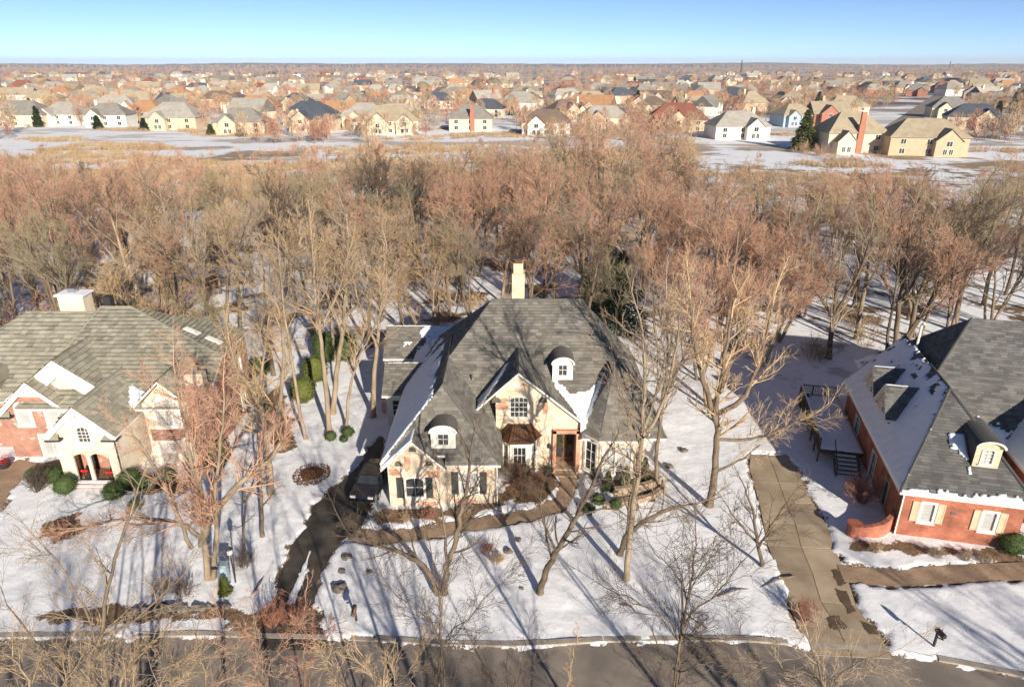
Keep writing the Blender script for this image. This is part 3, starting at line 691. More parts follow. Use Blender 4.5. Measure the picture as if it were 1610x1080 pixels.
# bay wing
pl = [(5.1, 43.2), (6.25, 41.95), (8.85, 41.95), (9.6, 42.85), (9.6, 46.8)]
for i in range(4):
    a, b = pl[i], pl[i + 1]; L = math.hypot(b[0] - a[0], b[1] - a[1]); uu = ((b[0] - a[0]) / L, (b[1] - a[1]) / L)
    ops = {0: [dict(s=L * .5, z=.5, w=1.15, h=2.5, nx=2, ny=3, trim=.08)], 1: [dict(s=.68, z=.5, w=.95, h=2.4, nx=2, ny=3, gm=M_blind, trim=.08), dict(s=1.85, z=.5, w=.95, h=2.4, nx=2, ny=3, gm=M_blind, trim=.08)], 2: [], 3: [dict(s=1.7, z=.9, w=1., h=1.8, trim=.08)]}[i]
    wall(H1, M_cream, (a[0], a[1], 0), uu, [(0, -.2), (L, -.2), (L, 3.5), (0, 3.5)], ops)
wall(H1, M_cream, (10.6, 46.8, 0), (0, 1), [(0, -.2), (11, -.2), (11, 3.3), (0, 3.3)], [dict(s=2, z=.9, w=1.2, h=1.7), dict(s=6, z=.9, w=1.2, h=1.7)])
wall(H1, M_cream, (9.6, 46.8, 0), FX, [(0, -.2), (1, -.2), (1, 3.4), (0, 3.4)])
wall(H1, M_cream, (10.6, 57.8, 0), (-1, 0), [(0, -.2), (19, -.2), (19, 3.3), (0, 3.3)])
wall(H1, M_cream, (-8.4, 57.8, 0), (0, -1), [(0, -.2), (11, -.2), (11, 3.3), (0, 3.3)])
# side and rear porches
wall(H1, M_stucco, (-10.3, 50.1, 0), FX, [(0, -.2), (2, -.2), (2, 3.1), (0, 3.1)], [dict(s=1, z=.9, w=1.2, h=1.6)])
wall(H1, M_stucco, (-10.3, 53.9, 0), (0, -1), [(0, -.2), (3.8, -.2), (3.8, 3.1), (1.9, 4.7), (0, 3.1)])
for x in (-11.5, -9.5, -7.5):
    mb = MB(); mb.box((x - .12, 57.5, 0), (x + .12, 57.74, 3.0)); mb.build('porch_post', M_white, H1)
wall(H1, M_stucco, (-11.5, 62.2, 0), (0, -1), [(0, -.2), (4.7, -.2), (4.7, 3.), (2.4, 5.), (0, 3.)])
# dormers
zy = lambda y: 3.3 + (y - 42.4) * 7.7 / 7.9
dormer(H1, (3.72, 45.55, zy(45.55) - .1), FX, 1.5, 1.95, 3.2, M_whitetrim, M_roofM, dict(s=0, z=.45, w=.72, h=.95, nx=2, ny=2, fw=.07), arch=.5)
zg = lambda y: 3.42 + (y - 38.7) * 4.33 / 3.3
dormer(H1, (-4.55, 39.35, zg(39.35) - .15), FX, 1.65, 1.95, 2.8, M_whitetrim, M_roofM, dict(s=0, z=.4, w=.8, h=.95, nx=2, ny=2, fw=.07), arch=.5)
# chimney
mb = MB(); mb.box((.0, 52.0, 8), (1.0, 53.2, 12.6)); mb.box((.12, 52.1, 12.6), (.88, 53.1, 13.4)); ch = mb.build('chimney', M_cream, H1)
mb = MB(); mb.box((.2, 52.2, 13.4), (.8, 53.0, 13.7)); mb.box((.1, 52.1, 13.68), (.9, 53.1, 13.78)); mb.build('chimney_cap', M_copper, ch)
for x, y, z in ((-3, 43.2, 6.1), (6.8, 48, 8.7)):
    mb = MB(); mb.tube([(x, y + 2.4, z), (x, y + 2.4, z + .7)], .06, 8); mb.build('vent_pipe', M_dark, H1)
mb = MB(); mb.bar((-1.0, 39.05, 3.3), (-1.0, 39.05, 0), .09, .09); mb.bar((-8.45, 38.45, 3.1), (-4.4, 38.45, 3.1), .001, .001); mb.build('downspout', M_whitetrim, H1)

# ============================================================ TILE-ROOFED HOUSE (left)
H2 = empty('tile_roof_house', (-32, 48, 0), 'rose brick and stucco house with weathered tile roof, arched porch and gables', 'house')
h1 = hip_x(-48.0, -27.0, 46.2, 59.6, 4.3, -40.0, -33.5, 52.9, 9.05)
roof(H2, 'main_roof', h1, STY_L, caps=[((-40, 52.9, 9.05), (-33.5, 52.9, 9.05))])
fz = lambda y: 9.4 - (53.2 - y) * .57
c_ = [(-33.9, 53.2, 9.4), (-31.4, 53.2, 9.4), (-22.6, 48.8, fz(48.8)), (-22.6, 44.6, fz(44.6)), (-36.5, 44.6, fz(44.6))]
ctr = [c_, [(-31.4, 53.2, 9.4), (-22.6, 48.8, fz(48.8)), (-22.6, 54.6, fz(48.8))], [(-33.9, 53.2, 9.4), (-31.4, 53.2, 9.4), (-22.6, 54.6, fz(48.8)), (-36, 59, 5.2)]]
roof(H2, 'centre_roof', ctr, STY_L, caps=[((-33.9, 53.2, 9.4), (-31.4, 53.2, 9.4)), ((-31.4, 53.2, 9.4), (-22.6, 48.8, fz(48.8))), ((-33.9, 53.2, 9.4), (-36.5, 44.6, fz(44.6)))])
bgb = gab_y(-38.2, 4.4, -29.2, 4.4, -33.7, 7.9, 45.7, 51)
roof(H2, 'large_gable_roof', bgb, STY_L)
agb = gab_y(-38.2, 4.0, -32.6, 4.0, -35.4, 6.6, 44.7, 50)
roof(H2, 'brick_gable_roof', agb, STY_L)
pgb = gab_y(-32.45, 4.05, -27.5, 4.05, -30.0, 6.35, 41.3, 48.5)
roof(H2, 'porch_roof', pgb, STY_L, caps=[((-30, 41.4, 6.35), (-30, 48, 6.35))])
cgb = gab_y(-27.6, 4.9, -23.4, 4.9, -25.5, 6.9, 44.2, 49)
roof(H2, 'bay_gable_roof', cgb, STY_L)
for poly, sd in ((agb[0], 1), (bgb[0], 3), (pgb[0], 5), (cgb[0], 6)): snow_patch(H2, poly, lambda s, t, w, h: .12 - t / h * 1.3, .05, seed=sd)
snow_field(H2, [(-28.2, 44.5), (-27.3, 44.5), (-26.6, 46.4), (-27.6, 46.0), (-28.9, 46.6)], lambda x, y: max(fz(y), 6.9 - abs(x + 25.5) * .95, 6.35 - abs(x + 30) * .93), .08, seed=12)
# brick gable front
wall(H2, M_brickL, (-38.0, 45.1, 0), FX, [(0, -.2), (5.2, -.2), (5.2, 4.0), (2.6, 6.45), (0, 4.0)],
     [dict(s=1.6, z=2.95, w=.95, h=1.75, arch=.25, nx=1, ny=1, gm=M_blind, trim=.16), dict(s=3.75, z=2.95, w=.95, h=1.75, arch=.25, nx=1, ny=1, gm=M_blind, trim=.16), dict(s=3.4, z=.3, w=2.3, h=1.75, nx=3, ny=1, gm=M_blind, trim=.1)])
def barge(parent, pts, y, m=M_whitetrim):             # deep barge boards with carved ends under a gable
    (xl, zl), (xh, zh), (xr, zr) = pts; mb = MB()
    for a, b in (((xl, zl), (xh, zh)), ((xh, zh), (xr, zr))):
        A, B = Vector((a[0], y, a[1])), Vector((b[0], y, b[1])); dn = Vector((0, 0, -.42))
        mb.face([A, B, B + dn, A + dn]); mb.face([A + dn, B + dn, B + dn + Vector((0, .12, 0)), A + dn + Vector((0, .12, 0))])
    mb.build('barge_board', m, parent)
    k = (zh - zl) / (xh - xl); mb = MB(); s = .9
    mb.face([(xh - s, y + .05, zh - s * k - .3), (xh + s, y + .05, zh - s * k - .3), (xh, y + .05, zh - .3)]); mb.build('gable_panel', m, parent)
    for dx, hh in ((-.3, .1), (.05, .3), (.3, .12), (.5, .06)):
        mb = MB(); mb.bar((xh + dx, y + .03, zh - .75 - abs(dx) * .4), (xh + dx + .08, y + .03, zh - .75 - abs(dx) * .4 + hh), .05, .04); mb.build('carving', M_wood, parent)
    for x, dirn in ((xl, 1), (xr, -1)):
        z = zl if dirn > 0 else zr; mb = MB(); mb.box((min(x, x + dirn * 1.05), y - .05, z - .32), (max(x, x + dirn * 1.05), y + .55, z - .18)); mb.build('eave_return', M_dark, parent)
        mb = MB(); a = Vector((x, y - .04, z - .18)); b = Vector((x + dirn * 1.0, y - .04, z - .18)); mb.face([a, b, b + Vector((-dirn * .15, .3, .32)), a + Vector((dirn * .1, .3, .32))]); mb.build('return_roof', M_roofL, parent)
barge(H2, ((-38.2, 3.95), (-35.4, 6.55), (-32.6, 3.95)), 44.72)
barge(H2, ((-32.45, 4.0), (-30.0, 6.3), (-27.5, 4.0)), 41.28)
wall(H2, M_stucco, (-38.0, 46.1, 0), FX, [(0, 3.9), (8.6, 3.9), (4.3, 7.8)])
mb = MB(); mb.face([(-33.7, 45.68, 7.75), (-29.2, 45.68, 4.25), (-30.8, 45.68, 4.25), (-33.7, 45.68, 6.5)]); mb.face([(-33.7, 45.68, 7.75), (-33.7, 45.68, 6.5), (-36.6, 45.68, 4.25), (-38.2, 45.68, 4.25)]); mb.build('barge_board', M_whitetrim, H2)
# porch
ox = -32.1
wall(H2, M_stucco, (ox, 41.7, 0), FX, [(0, -.3), (4.3, -.3), (4.3, 4.1), (2.1, 6.1), (0, 4.1)],
     [dict(s=2.15, z=3.35, w=1.0, h=1.35, arch=.4, nx=3, ny=4, trim=.14, fm=M_whitetrim), dict(s=1.45, z=-.05, w=.95, h=2.55, arch=.3, kind='open'), dict(s=2.85, z=-.05, w=1.35, h=2.55, arch=.35, kind='open')])
mb = MB(); A = arch_outline(2.2, -.05, 2.75, 2.75, .5, 10)[2:]; B = arch_outline(2.2, -.05, 2.45, 2.6, .42, 10)[2:]
for i in range(len(A) - 1): mb.face([(ox + A[i][0], 41.64, A[i][1]), (ox + A[i + 1][0], 41.64, A[i + 1][1]), (ox + B[i + 1][0], 41.64, B[i + 1][1]), (ox + B[i][0], 41.64, B[i][1])][::-1])
mb.build('arch_trim', M_tantrim, H2)
wall(H2, M_brickL, (ox, 43.6, 0), FX, [(0, -.3), (4.3, -.3), (4.3, 3.6), (0, 3.6)], [dict(s=2.9, z=.1, w=1.1, h=2.3, nx=1, ny=1, fm=M_wood), dict(s=1.1, z=.2, w=.6, h=2.0, nx=1, ny=2, fm=M_wood)])
wall(H2, M_stucco, (ox + 4.3, 41.7, 0), (0, 1), [(0, -.3), (4, -.3), (4, 4.1), (0, 4.1)])
wall(H2, M_stucco, (ox, 45.5, 0), (0, -1), [(0, -.3), (3.8, -.3), (3.8, 4.1), (0, 4.1)])
mb = MB(); mb.box((ox + .3, 41.75, -.2), (ox + 4.2, 43.6, .1)); mb.build('porch_floor', M_stone, H2)
for k in range(3):
    mb = MB(); mb.box((ox + .9 - k * .15, 41.25 - k * .42, -.05), (ox + 3.7 + k * .15, 41.68 - k * .42, .28 - k * .09)); st = mb.build('step', M_brickL, H2)
    mb = MB(); mb.box((ox + 1.0 - k * .15, 41.30 - k * .42, .282 - k * .09), (ox + 3.4 - k * .3, 41.62 - k * .42, .33 - k * .09)); mb.build('step_snow', M_snow, st)
mb = MB(); mb.tube([(ox + 4.25, 41.62, 3.8), (ox + 4.25, 41.62, 0)], .06, 8); mb.build('downspout', M_dark, H2)
# right stucco bay with the tall arched window
wall(H2, M_stucco, (-27.2, 44.7, 0), FX, [(0, -.2), (3.6, -.2), (3.6, 4.9), (1.75, 6.7), (0, 4.9)], [dict(s=1.75, z=3.0, w=1.9, h=2.3, arch=.55, nx=3, ny=2, gm=M_blind, trim=.14)])
mb = MB(); bpl = [(-26.8, 44.7), (-26.3, 43.9), (-24.6, 43.9), (-24.1, 44.7)]
for i in range(3):
    a, b = bpl[i], bpl[i + 1]; L = math.hypot(b[0] - a[0], b[1] - a[1]); uu = ((b[0] - a[0]) / L, (b[1] - a[1]) / L)
    wall(H2, M_whitetrim, (a[0], a[1], 0), uu, [(0, -.2), (L, -.2), (L, 2.35), (0, 2.35)], [dict(s=L / 2, z=.4, w=L * .8, h=1.7, nx=2, ny=2, gm=M_blind, fw=.07)])
mb = MB(); mb.face([(-27, 44.7, 2.75), (-26.4, 43.7, 2.38), (-24.5, 43.7, 2.38), (-23.9, 44.7, 2.75)]); mb.face([(-26.4, 43.7, 2.38), (-27, 44.7, 2.38), (-27, 44.7, 2.75)]); mb.face([(-24.5, 43.7, 2.38), (-23.9, 44.7, 2.75), (-23.9, 44.7, 2.38)]); mb.face([(-27, 44.7, 2.37), (-26.4, 43.7, 2.37), (-24.5, 43.7, 2.37), (-23.9, 44.7, 2.37)]); mb.build('bay_roof', M_brickL, H2)
# tall brick side wall and chimneys
wall(H2, M_brickL, (-22.9, 44.6, 0), (0, 1), [(0, -.2), (9.7, -.2), (9.7, 6.75), (4.1, 6.75), (0, 4.5)], [dict(s=7.6, z=3.9, w=1.0, h=1.6, gm=M_blind, trim=.1), dict(s=7.6, z=.8, w=1.0, h=1.6, trim=.1)])
wall(H2, M_brickL, (-23.7, 44.75, 0), FX, [(0, -.2), (.8, -.2), (.8, 4.8), (0, 4.8)])
wall(H2, M_brickL, (-22.9, 54.3, 0), (-1, 0), [(0, -.2), (4, -.2), (4, 6.0), (0, 6.5)])
wall(H2, M_brickL, (-26.9, 59.2, 0), (-1, 0), [(0, -.2), (20, -.2), (20, 4.3), (0, 4.3)])
wall(H2, M_brickL, (-47.5, 46.6, 0), FX, [(0, -.2), (9.6, -.2), (9.6, 4.2), (0, 4.2)], [dict(s=3.0, z=.4, w=2.2, h=2.2, trim=.1), dict(s=6.1, z=0, w=1., h=2.2, trim=.1)])
wall(H2, M_brickL, (-47.5, 59.2, 0), (0, -1), [(0, -.2), (12.6, -.2), (12.6, 4.2), (0, 4.2)])
mb = MB(); mb.box((-23.6, 44.1, -.2), (-22.0, 44.95, 6.6)); c2 = mb.build('chimney', M_brickL, H2)
mb = MB(); mb.box((-23.45, 44.2, 6.6), (-22.15, 44.9, 7.5)); mb.build('chimney_top', M_cream, c2)
mb = MB(); mb.lathe([(.18, 0), (.22, .3), (.2, .75), (.12, .8)], (-22.8, 44.55, 7.5), 10); mb.build('chimney_pot', M_tantrim, c2)
mb = MB(); mb.box((-37.6, 53.6, 7), (-35.5, 54.9, 10.2)); c3 = mb.build('chimney', M_stucco, H2)
mb = MB(); mb.box((-37.75, 53.45, 10.2), (-35.35, 55.05, 10.36)); mb.build('chimney_cap', M_snow, c3)
mb = MB(); mb.box((-36.9, 54.0, 10.36), (-36.3, 54.5, 10.75)); mb.build('flue', M_chrome, c3)
mb = MB(); mb.box((-34.0, 53.8, 9), (-33.4, 54.4, 10.1)); mb.build('roof_vent', M_dark, H2)
pr = plane_frame(ctr[1])
for a, b in ((.30, .36), (.52, .58)):
    P0 = Vector(ctr[1][0]); P1 = Vector(ctr[1][1]).lerp(Vector(ctr[1][2]), .28); c = P0.lerp(P1, a + .25); dd = (P1 - P0).normalized()
    mb = MB(); mb.bar(c + pr[1] * .16, c + dd * 1.4 + pr[1] * .16, .45, .1); mb.build('skylight', M_lamp, H2)
# eyebrow dormer at the left edge
dormer(H2, (-40.2, 46.9, 4.5), FX, 2.2, 1.7, 3, M_stucco, M_roofL, dict(s=0, z=.35, w=1.2, h=.85, arch=.3, nx=3, ny=1), arch=.7)

# ============================================================ BRICK HOUSE (right), built in its own turned frame
H3 = empty('brick_house', (24.53, 35.92, 0), 'orange red brick house with dark snowy roof and raised deck', 'house', rz=R(-13))
kw = dict(world=False)
f3 = hip_y(-.4, 7.2, -.4, 16.0, 3.45, 3.4, 5.9, 16, 7.95)
roof(H3, 'garage_roof', f3, STY_R, world=False, caps=[((3.4, 5.9, 7.95), (-.4, -.4, 3.45)), ((3.4, 5.9, 7.95), (7.2, -.4, 3.45)), ((3.4, 5.9, 7.95), (3.4, 10, 7.95))])
m3 = hip_x(1.4, 24, 7.2, 20.5, 3.5, 6.6, 18, 13.2, 10.6)
roof(H3, 'main_roof', m3, STY_R, world=False, caps=[((6.6, 13.2, 10.6), (1.4, 7.2, 3.5))])
d3 = gab_y(8.2, 3.4, 15.2, 3.4, 11.7, 7.4, 2.4, 10)
roof(H3, 'entry_gable_roof', d3, STY_R, world=False)
snow_patch(H3, f3[3], lambda s, t, w, h: (.9 - t / h * .9) if s / w > .0 else -1, .06, seed=21, world=False)
snow_patch(H3, f3[0], lambda s, t, w, h: .35 - t * 1.3, .07, seed=22, world=False)
snow_patch(H3, f3[1], lambda s, t, w, h: .3 - t / h * 2.2, .07, seed=29, world=False)
snow_patch(H3, d3[0], lambda s, t, w, h: .8 - t / h * .5, .07, seed=23, world=False)
snow_patch(H3, m3[3], lambda s, t, w, h: -.15 - t / h * .9 + (.5 if t / h < .25 else 0), .06, seed=24, world=False)
snow_patch(H3, m3[0], lambda s, t, w, h: .25 - t / h * 2.4, .07, seed=25, world=False)
# two gabled dormers set side by side on the shaded slope
for k, v in enumerate((8.0, 11.3)):
    gx = gab_x(v - 1.7, 5.0, v + 1.7, 5.0, v, 6.9, .1, 4.0)
    roof(H3, 'dormer_roof', gx, STY_R, .14, world=False)
    snow_patch(H3, gx[1], lambda s, t, w, h: .6, .08, seed=30 + k, world=False)
    wall(H3, M_tantrim, (.4, v + 1.5, 0), (0, -1), [(0, 3.6), (3., 3.6), (3., 5.0), (1.5, 6.65), (0, 5.0)], [dict(s=1.5, z=4.2, w=1.1, h=1.1)], name='dormer', world=False)
    for vv in (v - 1.5, v + 1.5):
        mb = MB(); mb.face([(.4, vv, 3.6), (3, vv, 5.0), (.4, vv, 5.0)]); mb.build('dormer_cheek', M_roofR, H3, world=False)
B3 = lambda O, u, out, ops=(), m=M_brickR: wall(H3, m, O, u, out, ops, world=False)
SH = dict(w=.85, h=1.45, nx=1, ny=1, gm=M_blind, sm=M_tantrim, shutters=(-1, 1), sw=.42, trim=.06)
B3((0, 0, 0), FX, [(0, -.3), (6.8, -.3), (6.8, 3.4), (0, 3.4)], [dict(s=1.55, z=1.25, **SH), dict(s=5.0, z=1.15, **SH)])
B3((0, 15.6, 0), (0, -1), [(0, -.3), (15.6, -.3), (15.6, 3.4), (0, 3.4)], [dict(s=12.6, z=.1, w=1., h=2.1, nx=1, ny=1, fm=M_tantrim), dict(s=9.2, z=.1, w=1.2, h=2.2, nx=2, ny=2), dict(s=4, z=.9, w=1.4, h=1.5)])
B3((6.8, 0, 0), (0, 1), [(0, -.3), (8, -.3), (8, 3.4), (0, 3.4)])
B3((2.0, 15.6, 0), (0, 1), [(0, -.3), (4.5, -.3), (4.5, 3.4), (0, 3.4)])
B3((2.0, 20, 0), (0, -1), [(0, -.3), (4.5, -.3), (4.5, 3.4), (0, 3.4)])
B3((23.5, 20, 0), (-1, 0), [(0, -.3), (21.5, -.3), (21.5, 3.4), (0, 3.4)])
B3((8.6, 2.9, 0), FX, [(0, -.3), (6.2, -.3), (6.2, 3.4), (3.1, 7.0), (0, 3.4)], [dict(s=1.7, z=.6, w=1.3, h=1.9, nx=2, ny=3, trim=.1), dict(s=3.1, z=3.6, w=1.2, h=1.6, arch=.4, trim=.12)])
B3((8.6, 8, 0), (0, -1), [(0, -.3), (5.1, -.3), (5.1, 3.4), (0, 3.4)])
B3((14.8, 7.6, 0), FX, [(0, -.3), (8.6, -.3), (8.6, 3.4), (0, 3.4)], [dict(s=3, z=.8, w=2, h=1.8, trim=.1)])
mb = MB(); mb.box((-.03, -.06, 0), (.05, -.003, 3.3)); mb.build('corner_trim', M_whitetrim, H3, world=False)
z3f = lambda v: 3.45 + (v + .4) * 4.5 / 6.3
dormer(H3, (4.6, 1.45, z3f(1.45) - .15), FX, 1.45, 2.0, 3.2, M_tantrim, M_roofR, dict(s=0, z=.4, w=.75, h=1.1, arch=.15, nx=2, ny=4, gm=M_blind, fw=.07), arch=.38, world=False)
snow_patch(H3, [(2.5, 1.0, z3f(1.0)), (3.85, 1.0, z3f(1.0)), (3.85, 3.2, z3f(3.2)), (2.9, 3.2, z3f(3.2))], lambda s, t, w, h: .3 - (w - s) / w * (1 - t / h) * 1.3 , .09, seed=40, world=False)
mb = MB(); mb.tube([(3.7, 14.0, 7.6), (3.7, 14.0, 9.5), (3.85, 13.9, 9.7)], [.1, .1, .16], 8); mb.build('vent_pipe', M_whitetrim, H3, world=False)
mb = MB(); mb.bar((2.85, -.012, 2.15), (3.15, -.012, 2.15), .03, .2); mb.build('house_plaque', M_chrome, H3, world=False)
# ============================================================ TREES
def _n(v):
    l = math.sqrt(v[0] * v[0] + v[1] * v[1] + v[2] * v[2]) or 1; return (v[0] / l, v[1] / l, v[2] / l)
def _perp(d, rr, ang):                                # d turned by ang about a random azimuth
    while True:
        q = (rr.gauss(0, 1), rr.gauss(0, 1), rr.gauss(0, 1)); k = q[0] * d[0] + q[1] * d[1] + q[2] * d[2]
        q = (q[0] - d[0] * k, q[1] - d[1] * k, q[2] - d[2] * k)
        if q[0] ** 2 + q[1] ** 2 + q[2] ** 2 > .05: break
    q = _n(q); c, s = math.cos(ang), math.sin(ang)
    return (d[0] * c + q[0] * s, d[1] * c + q[1] * s, d[2] * c + q[2] * s)
def grow(segs, rr, p, d, L, r, lev, P):
    """one branch: a wandering tapered line, with children; segs gets (p0, p1, r0, r1, level)"""
    mx = P['levels']; ns = 4 if lev <= 1 else (3 if lev == 2 else 2); rend = r * .35; st = L / ns; nodes = []
    for i in range(ns):
        w = P['wig'] * (1 if lev else .5)
        d = _n((d[0] + rr.gauss(0, w), d[1] + rr.gauss(0, w), d[2] + rr.gauss(0, w) + P['up'][min(lev, 3)]))
        q = (p[0] + d[0] * st, p[1] + d[1] * st, p[2] + d[2] * st)
        r0 = r + (rend - r) * i / ns; r1 = r + (rend - r) * (i + 1) / ns
        segs.append((p, q, max(r0, P['rmin']), max(r1, P['rmin'] * .7), lev)); nodes.append((p, q, d, r1)); p = q
    if lev >= mx: return
    n = P['kids'][lev]; n = n + rr.randint(-1, 1) if n > 3 else n
    for k in range(n):
        t = P['t0'][min(lev, 2)] + (1 - P['t0'][min(lev, 2)]) * (k + rr.random()) / n; x = min(t, .999) * ns; i = int(x); f = x - i; a, b, dd, rq = nodes[i]
        o = (a[0] + (b[0] - a[0]) * f, a[1] + (b[1] - a[1]) * f, a[2] + (b[2] - a[2]) * f)
        ang = rr.uniform(*P['ang']); nd = _perp(dd, rr, ang)
        ll = L * P['len'][min(lev, 3)] * rr.uniform(.65, 1.25) * (1.15 - .55 * t)
        rk = max((r + (rend - r) * t) * rr.uniform(.5, .72), P['rmin'])
        grow(segs, rr, o, nd, ll, rk, lev + 1, P)
def tubes(segs, mt, name, thick=None):
    """all segments as tapered prisms in one mesh (numpy)"""
    out_v = []; out_f = []; base = 0
    for sides, sel in ((7, [s for s in segs if s[2] >= .09]), (4, [s for s in segs if .03 <= s[2] < .09]), (3, [s for s in segs if s[2] < .03])):
        if not sel: continue
        A = np.array([s[0] for s in sel]); B = np.array([s[1] for s in sel]); r0 = np.array([s[2] for s in sel]); r1 = np.array([s[3] for s in sel])
        D = B - A; D /= np.linalg.norm(D, axis=1)[:, None] + 1e-9; ref = np.where(np.abs(D[:, 2:3]) < .9, np.array([[0, 0, 1.]]), np.array([[1., 0, 0]]))
        U = np.cross(D, ref); U /= np.linalg.norm(U, axis=1)[:, None]; Vv = np.cross(D, U); th = np.arange(sides) * 2 * math.pi / sides
        ring = U[:, None] * np.cos(th)[None, :, None] + Vv[:, None] * np.sin(th)[None, :, None]
        va = A[:, None] + ring * r0[:, None, None]; vb = B[:, None] + D[:, None] * (r1 * .5)[:, None, None] + ring * r1[:, None, None]
        v = np.concatenate([va, vb], 1).reshape(-1, 3); k = np.arange(len(sel))[:, None] * 2 * sides + base; j = np.arange(sides)[None]
        f = np.stack([k + j, k + (j + 1) % sides, k + sides + (j + 1) % sides, k + sides + j], -1).reshape(-1, 4)
        out_v.append(v); out_f.append(f); base += len(v)
    V = np.concatenate(out_v).astype(np.float32); F = np.concatenate(out_f).astype(np.int32)
    me = bpy.data.meshes.new(name); me.vertices.add(len(V)); me.vertices.foreach_set('co', V.ravel()); me.loops.add(F.size); me.loops.foreach_set('vertex_index', F.ravel())
    me.polygons.add(len(F)); me.polygons.foreach_set('loop_start', np.arange(0, F.size, 4, dtype=np.int32)); me.update(calc_edges=True); me.polygons.foreach_set('use_smooth', np.ones(len(F), bool)); me.materials.append(mt); return me
BASE = dict(levels=4, wig=.13, up=(.05, .10, .08, .05), rmin=.011, kids=(6, 7, 7, 6), t0=(.45, .25, .2), ang=(R(22), R(52)), len=(.55, .55, .5, .5))
def tree_mesh(seed, H, r, bark, twig, stems=1, name='bare_tree', spread=.12, **kw):
    rr = random.Random(seed); P = dict(BASE); P.update(kw); segs = []
    for k in range(stems):
        a = rr.random() * 6.28; s = spread * (1 if stems == 1 else 2.2); d = _n((math.cos(a) * s, math.sin(a) * s, 1))
        hh = H * (rr.uniform(.8, 1) if k else 1); rk = r * (1 if stems == 1 else .75)
        o = (math.cos(a) * r * .7 * (stems > 1), math.sin(a) * r * .7 * (stems > 1), -.25)
        segs.append((o, (o[0] + d[0] * .5, o[1] + d[1] * .5, .25), rk * 1.5, rk * 1.02, 0))
        grow(segs, rr, (o[0] + d[0] * .4, o[1] + d[1] * .4, .15), d, hh * P.get('trunk', .62), rk, 0, P)
    zm = max(s[1][2] for s in segs); k = H / zm
    segs = [(tuple(c * k for c in s[0]), tuple(c * k for c in s[1]), s[2], s[3], s[4]) for s in segs]
    return tubes([s for s in segs if s[4] <= 1], bark, 'trunk'), tubes([s for s in segs if s[4] > 1], twig, 'crown')
def place_tree(meshes, loc, rz, sc, name, label, group, bark=None, twig=None, cat='tree', tilt=(0, 0)):
    e = empty(name, loc, label, cat, group, rz); e.scale = (sc, sc, sc * 1.0); e.rotation_euler = (tilt[0], tilt[1], rz)
    for me, nm, ov in ((meshes[0], 'trunk', bark), (meshes[1], 'crown', twig)):
        o = bpy.data.objects.new(nm, me); COL.objects.link(o); o.parent = e
        if ov: o.material_slots[0].link = 'OBJECT'; o.material_slots[0].material = ov
    return e
# ---- trees traced one by one from the photograph: stems as pixel paths standing at their own ground point
def traced(name, label, base, stems, bark, twig, seed, r, Y=None, kids=(7, 7, 6), ll=2.6, group=None, rmin=.009, depth=1.2, top=True, up=.10, levels=3, t0=.3):
    rr = random.Random(seed); b = at(*base) if Y is None else None; Yb = b.y if b else Y
    gb = None; segs = []; P = dict(levels=levels, wig=.15, up=(up, up, up * .8, up * .5), rmin=rmin, kids=kids, t0=(.15, .15, .15), ang=(R(22), R(58)), len=(.55, .55, .5, .5))
    for st in stems:
        pts = []; path, rs = (st[0], st[1]) if isinstance(st[0], list) else (st, 1.0)
        dy = rr.uniform(-depth, depth); n = len(path)
        for i, q in enumerate(path): pts.append(aty(q[0], q[1], Yb + dy * (i / max(n - 1, 1)) ** 1.5))
        if Y is not None and pts[0].z > .2:
            if gb is None: gb = Vector((pts[0].x + rr.uniform(-.2, .2), pts[0].y, -.2))
            pts.insert(0, gb.lerp(pts[0], .45) + Vector((0, 0, -.4))); pts.insert(0, gb)
        f = []
        for i in range(len(pts) - 1):
            p0 = pts[max(i - 1, 0)]; p1 = pts[i]; p2 = pts[i + 1]; p3 = pts[min(i + 2, len(pts) - 1)]
            for k in range(4):
                t = k / 4; f.append(.5 * ((2 * p1) + (p2 - p0) * t + (2 * p0 - 5 * p1 + 4 * p2 - p3) * t * t + (-p0 + 3 * p1 - 3 * p2 + p3) * t ** 3))
        f.append(pts[-1]); N = len(f)
        for i in range(1, N - 1): f[i] = f[i] + Vector((rr.gauss(0, .035), rr.gauss(0, .035), 0))
        r0 = r * rs
        for i in range(N - 1): segs.append((tuple(f[i]), tuple(f[i + 1]), r0 * (1 - .72 * i / N) * (1.35 if i == 0 and f[0].z < .4 else 1), r0 * (1 - .72 * (i + 1) / N), 0))
        Lp = sum((f[i + 1] - f[i]).length for i in range(N - 1)); nk = max(4, int(Lp * 1.5))
        for k in range(nk):
            t = t0 + (1 - t0) * (k + rr.random()) / nk; i = min(int(t * (N - 1)), N - 2); o = f[i]; d = tuple((f[i + 1] - f[i]).normalized())
            grow(segs, rr, tuple(o), _perp(d, rr, rr.uniform(R(25), R(60))), ll * rr.uniform(.6, 1.2) * (1.25 - .5 * t), r0 * (1 - .72 * t) * .5, 1, P)
        grow(segs, rr, tuple(f[-1]), tuple((f[-1] - f[-2]).normalized()), ll * 1.1, r0 * .28, 1, P)
    o3 = Vector(segs[0][0]); o3.z = 0
    segs = [(tuple(Vector(s[0]) - o3), tuple(Vector(s[1]) - o3), s[2], s[3], s[4]) for s in segs]
    return place_tree((tubes([s for s in segs if s[4] <= 0], bark, 'trunk'), tubes([s for s in segs if s[4] > 0], twig, 'crown')), o3, 0, 1, name, label, group)
pale, mid, dk = M_barkpale, M_barkmid, M_barkdark
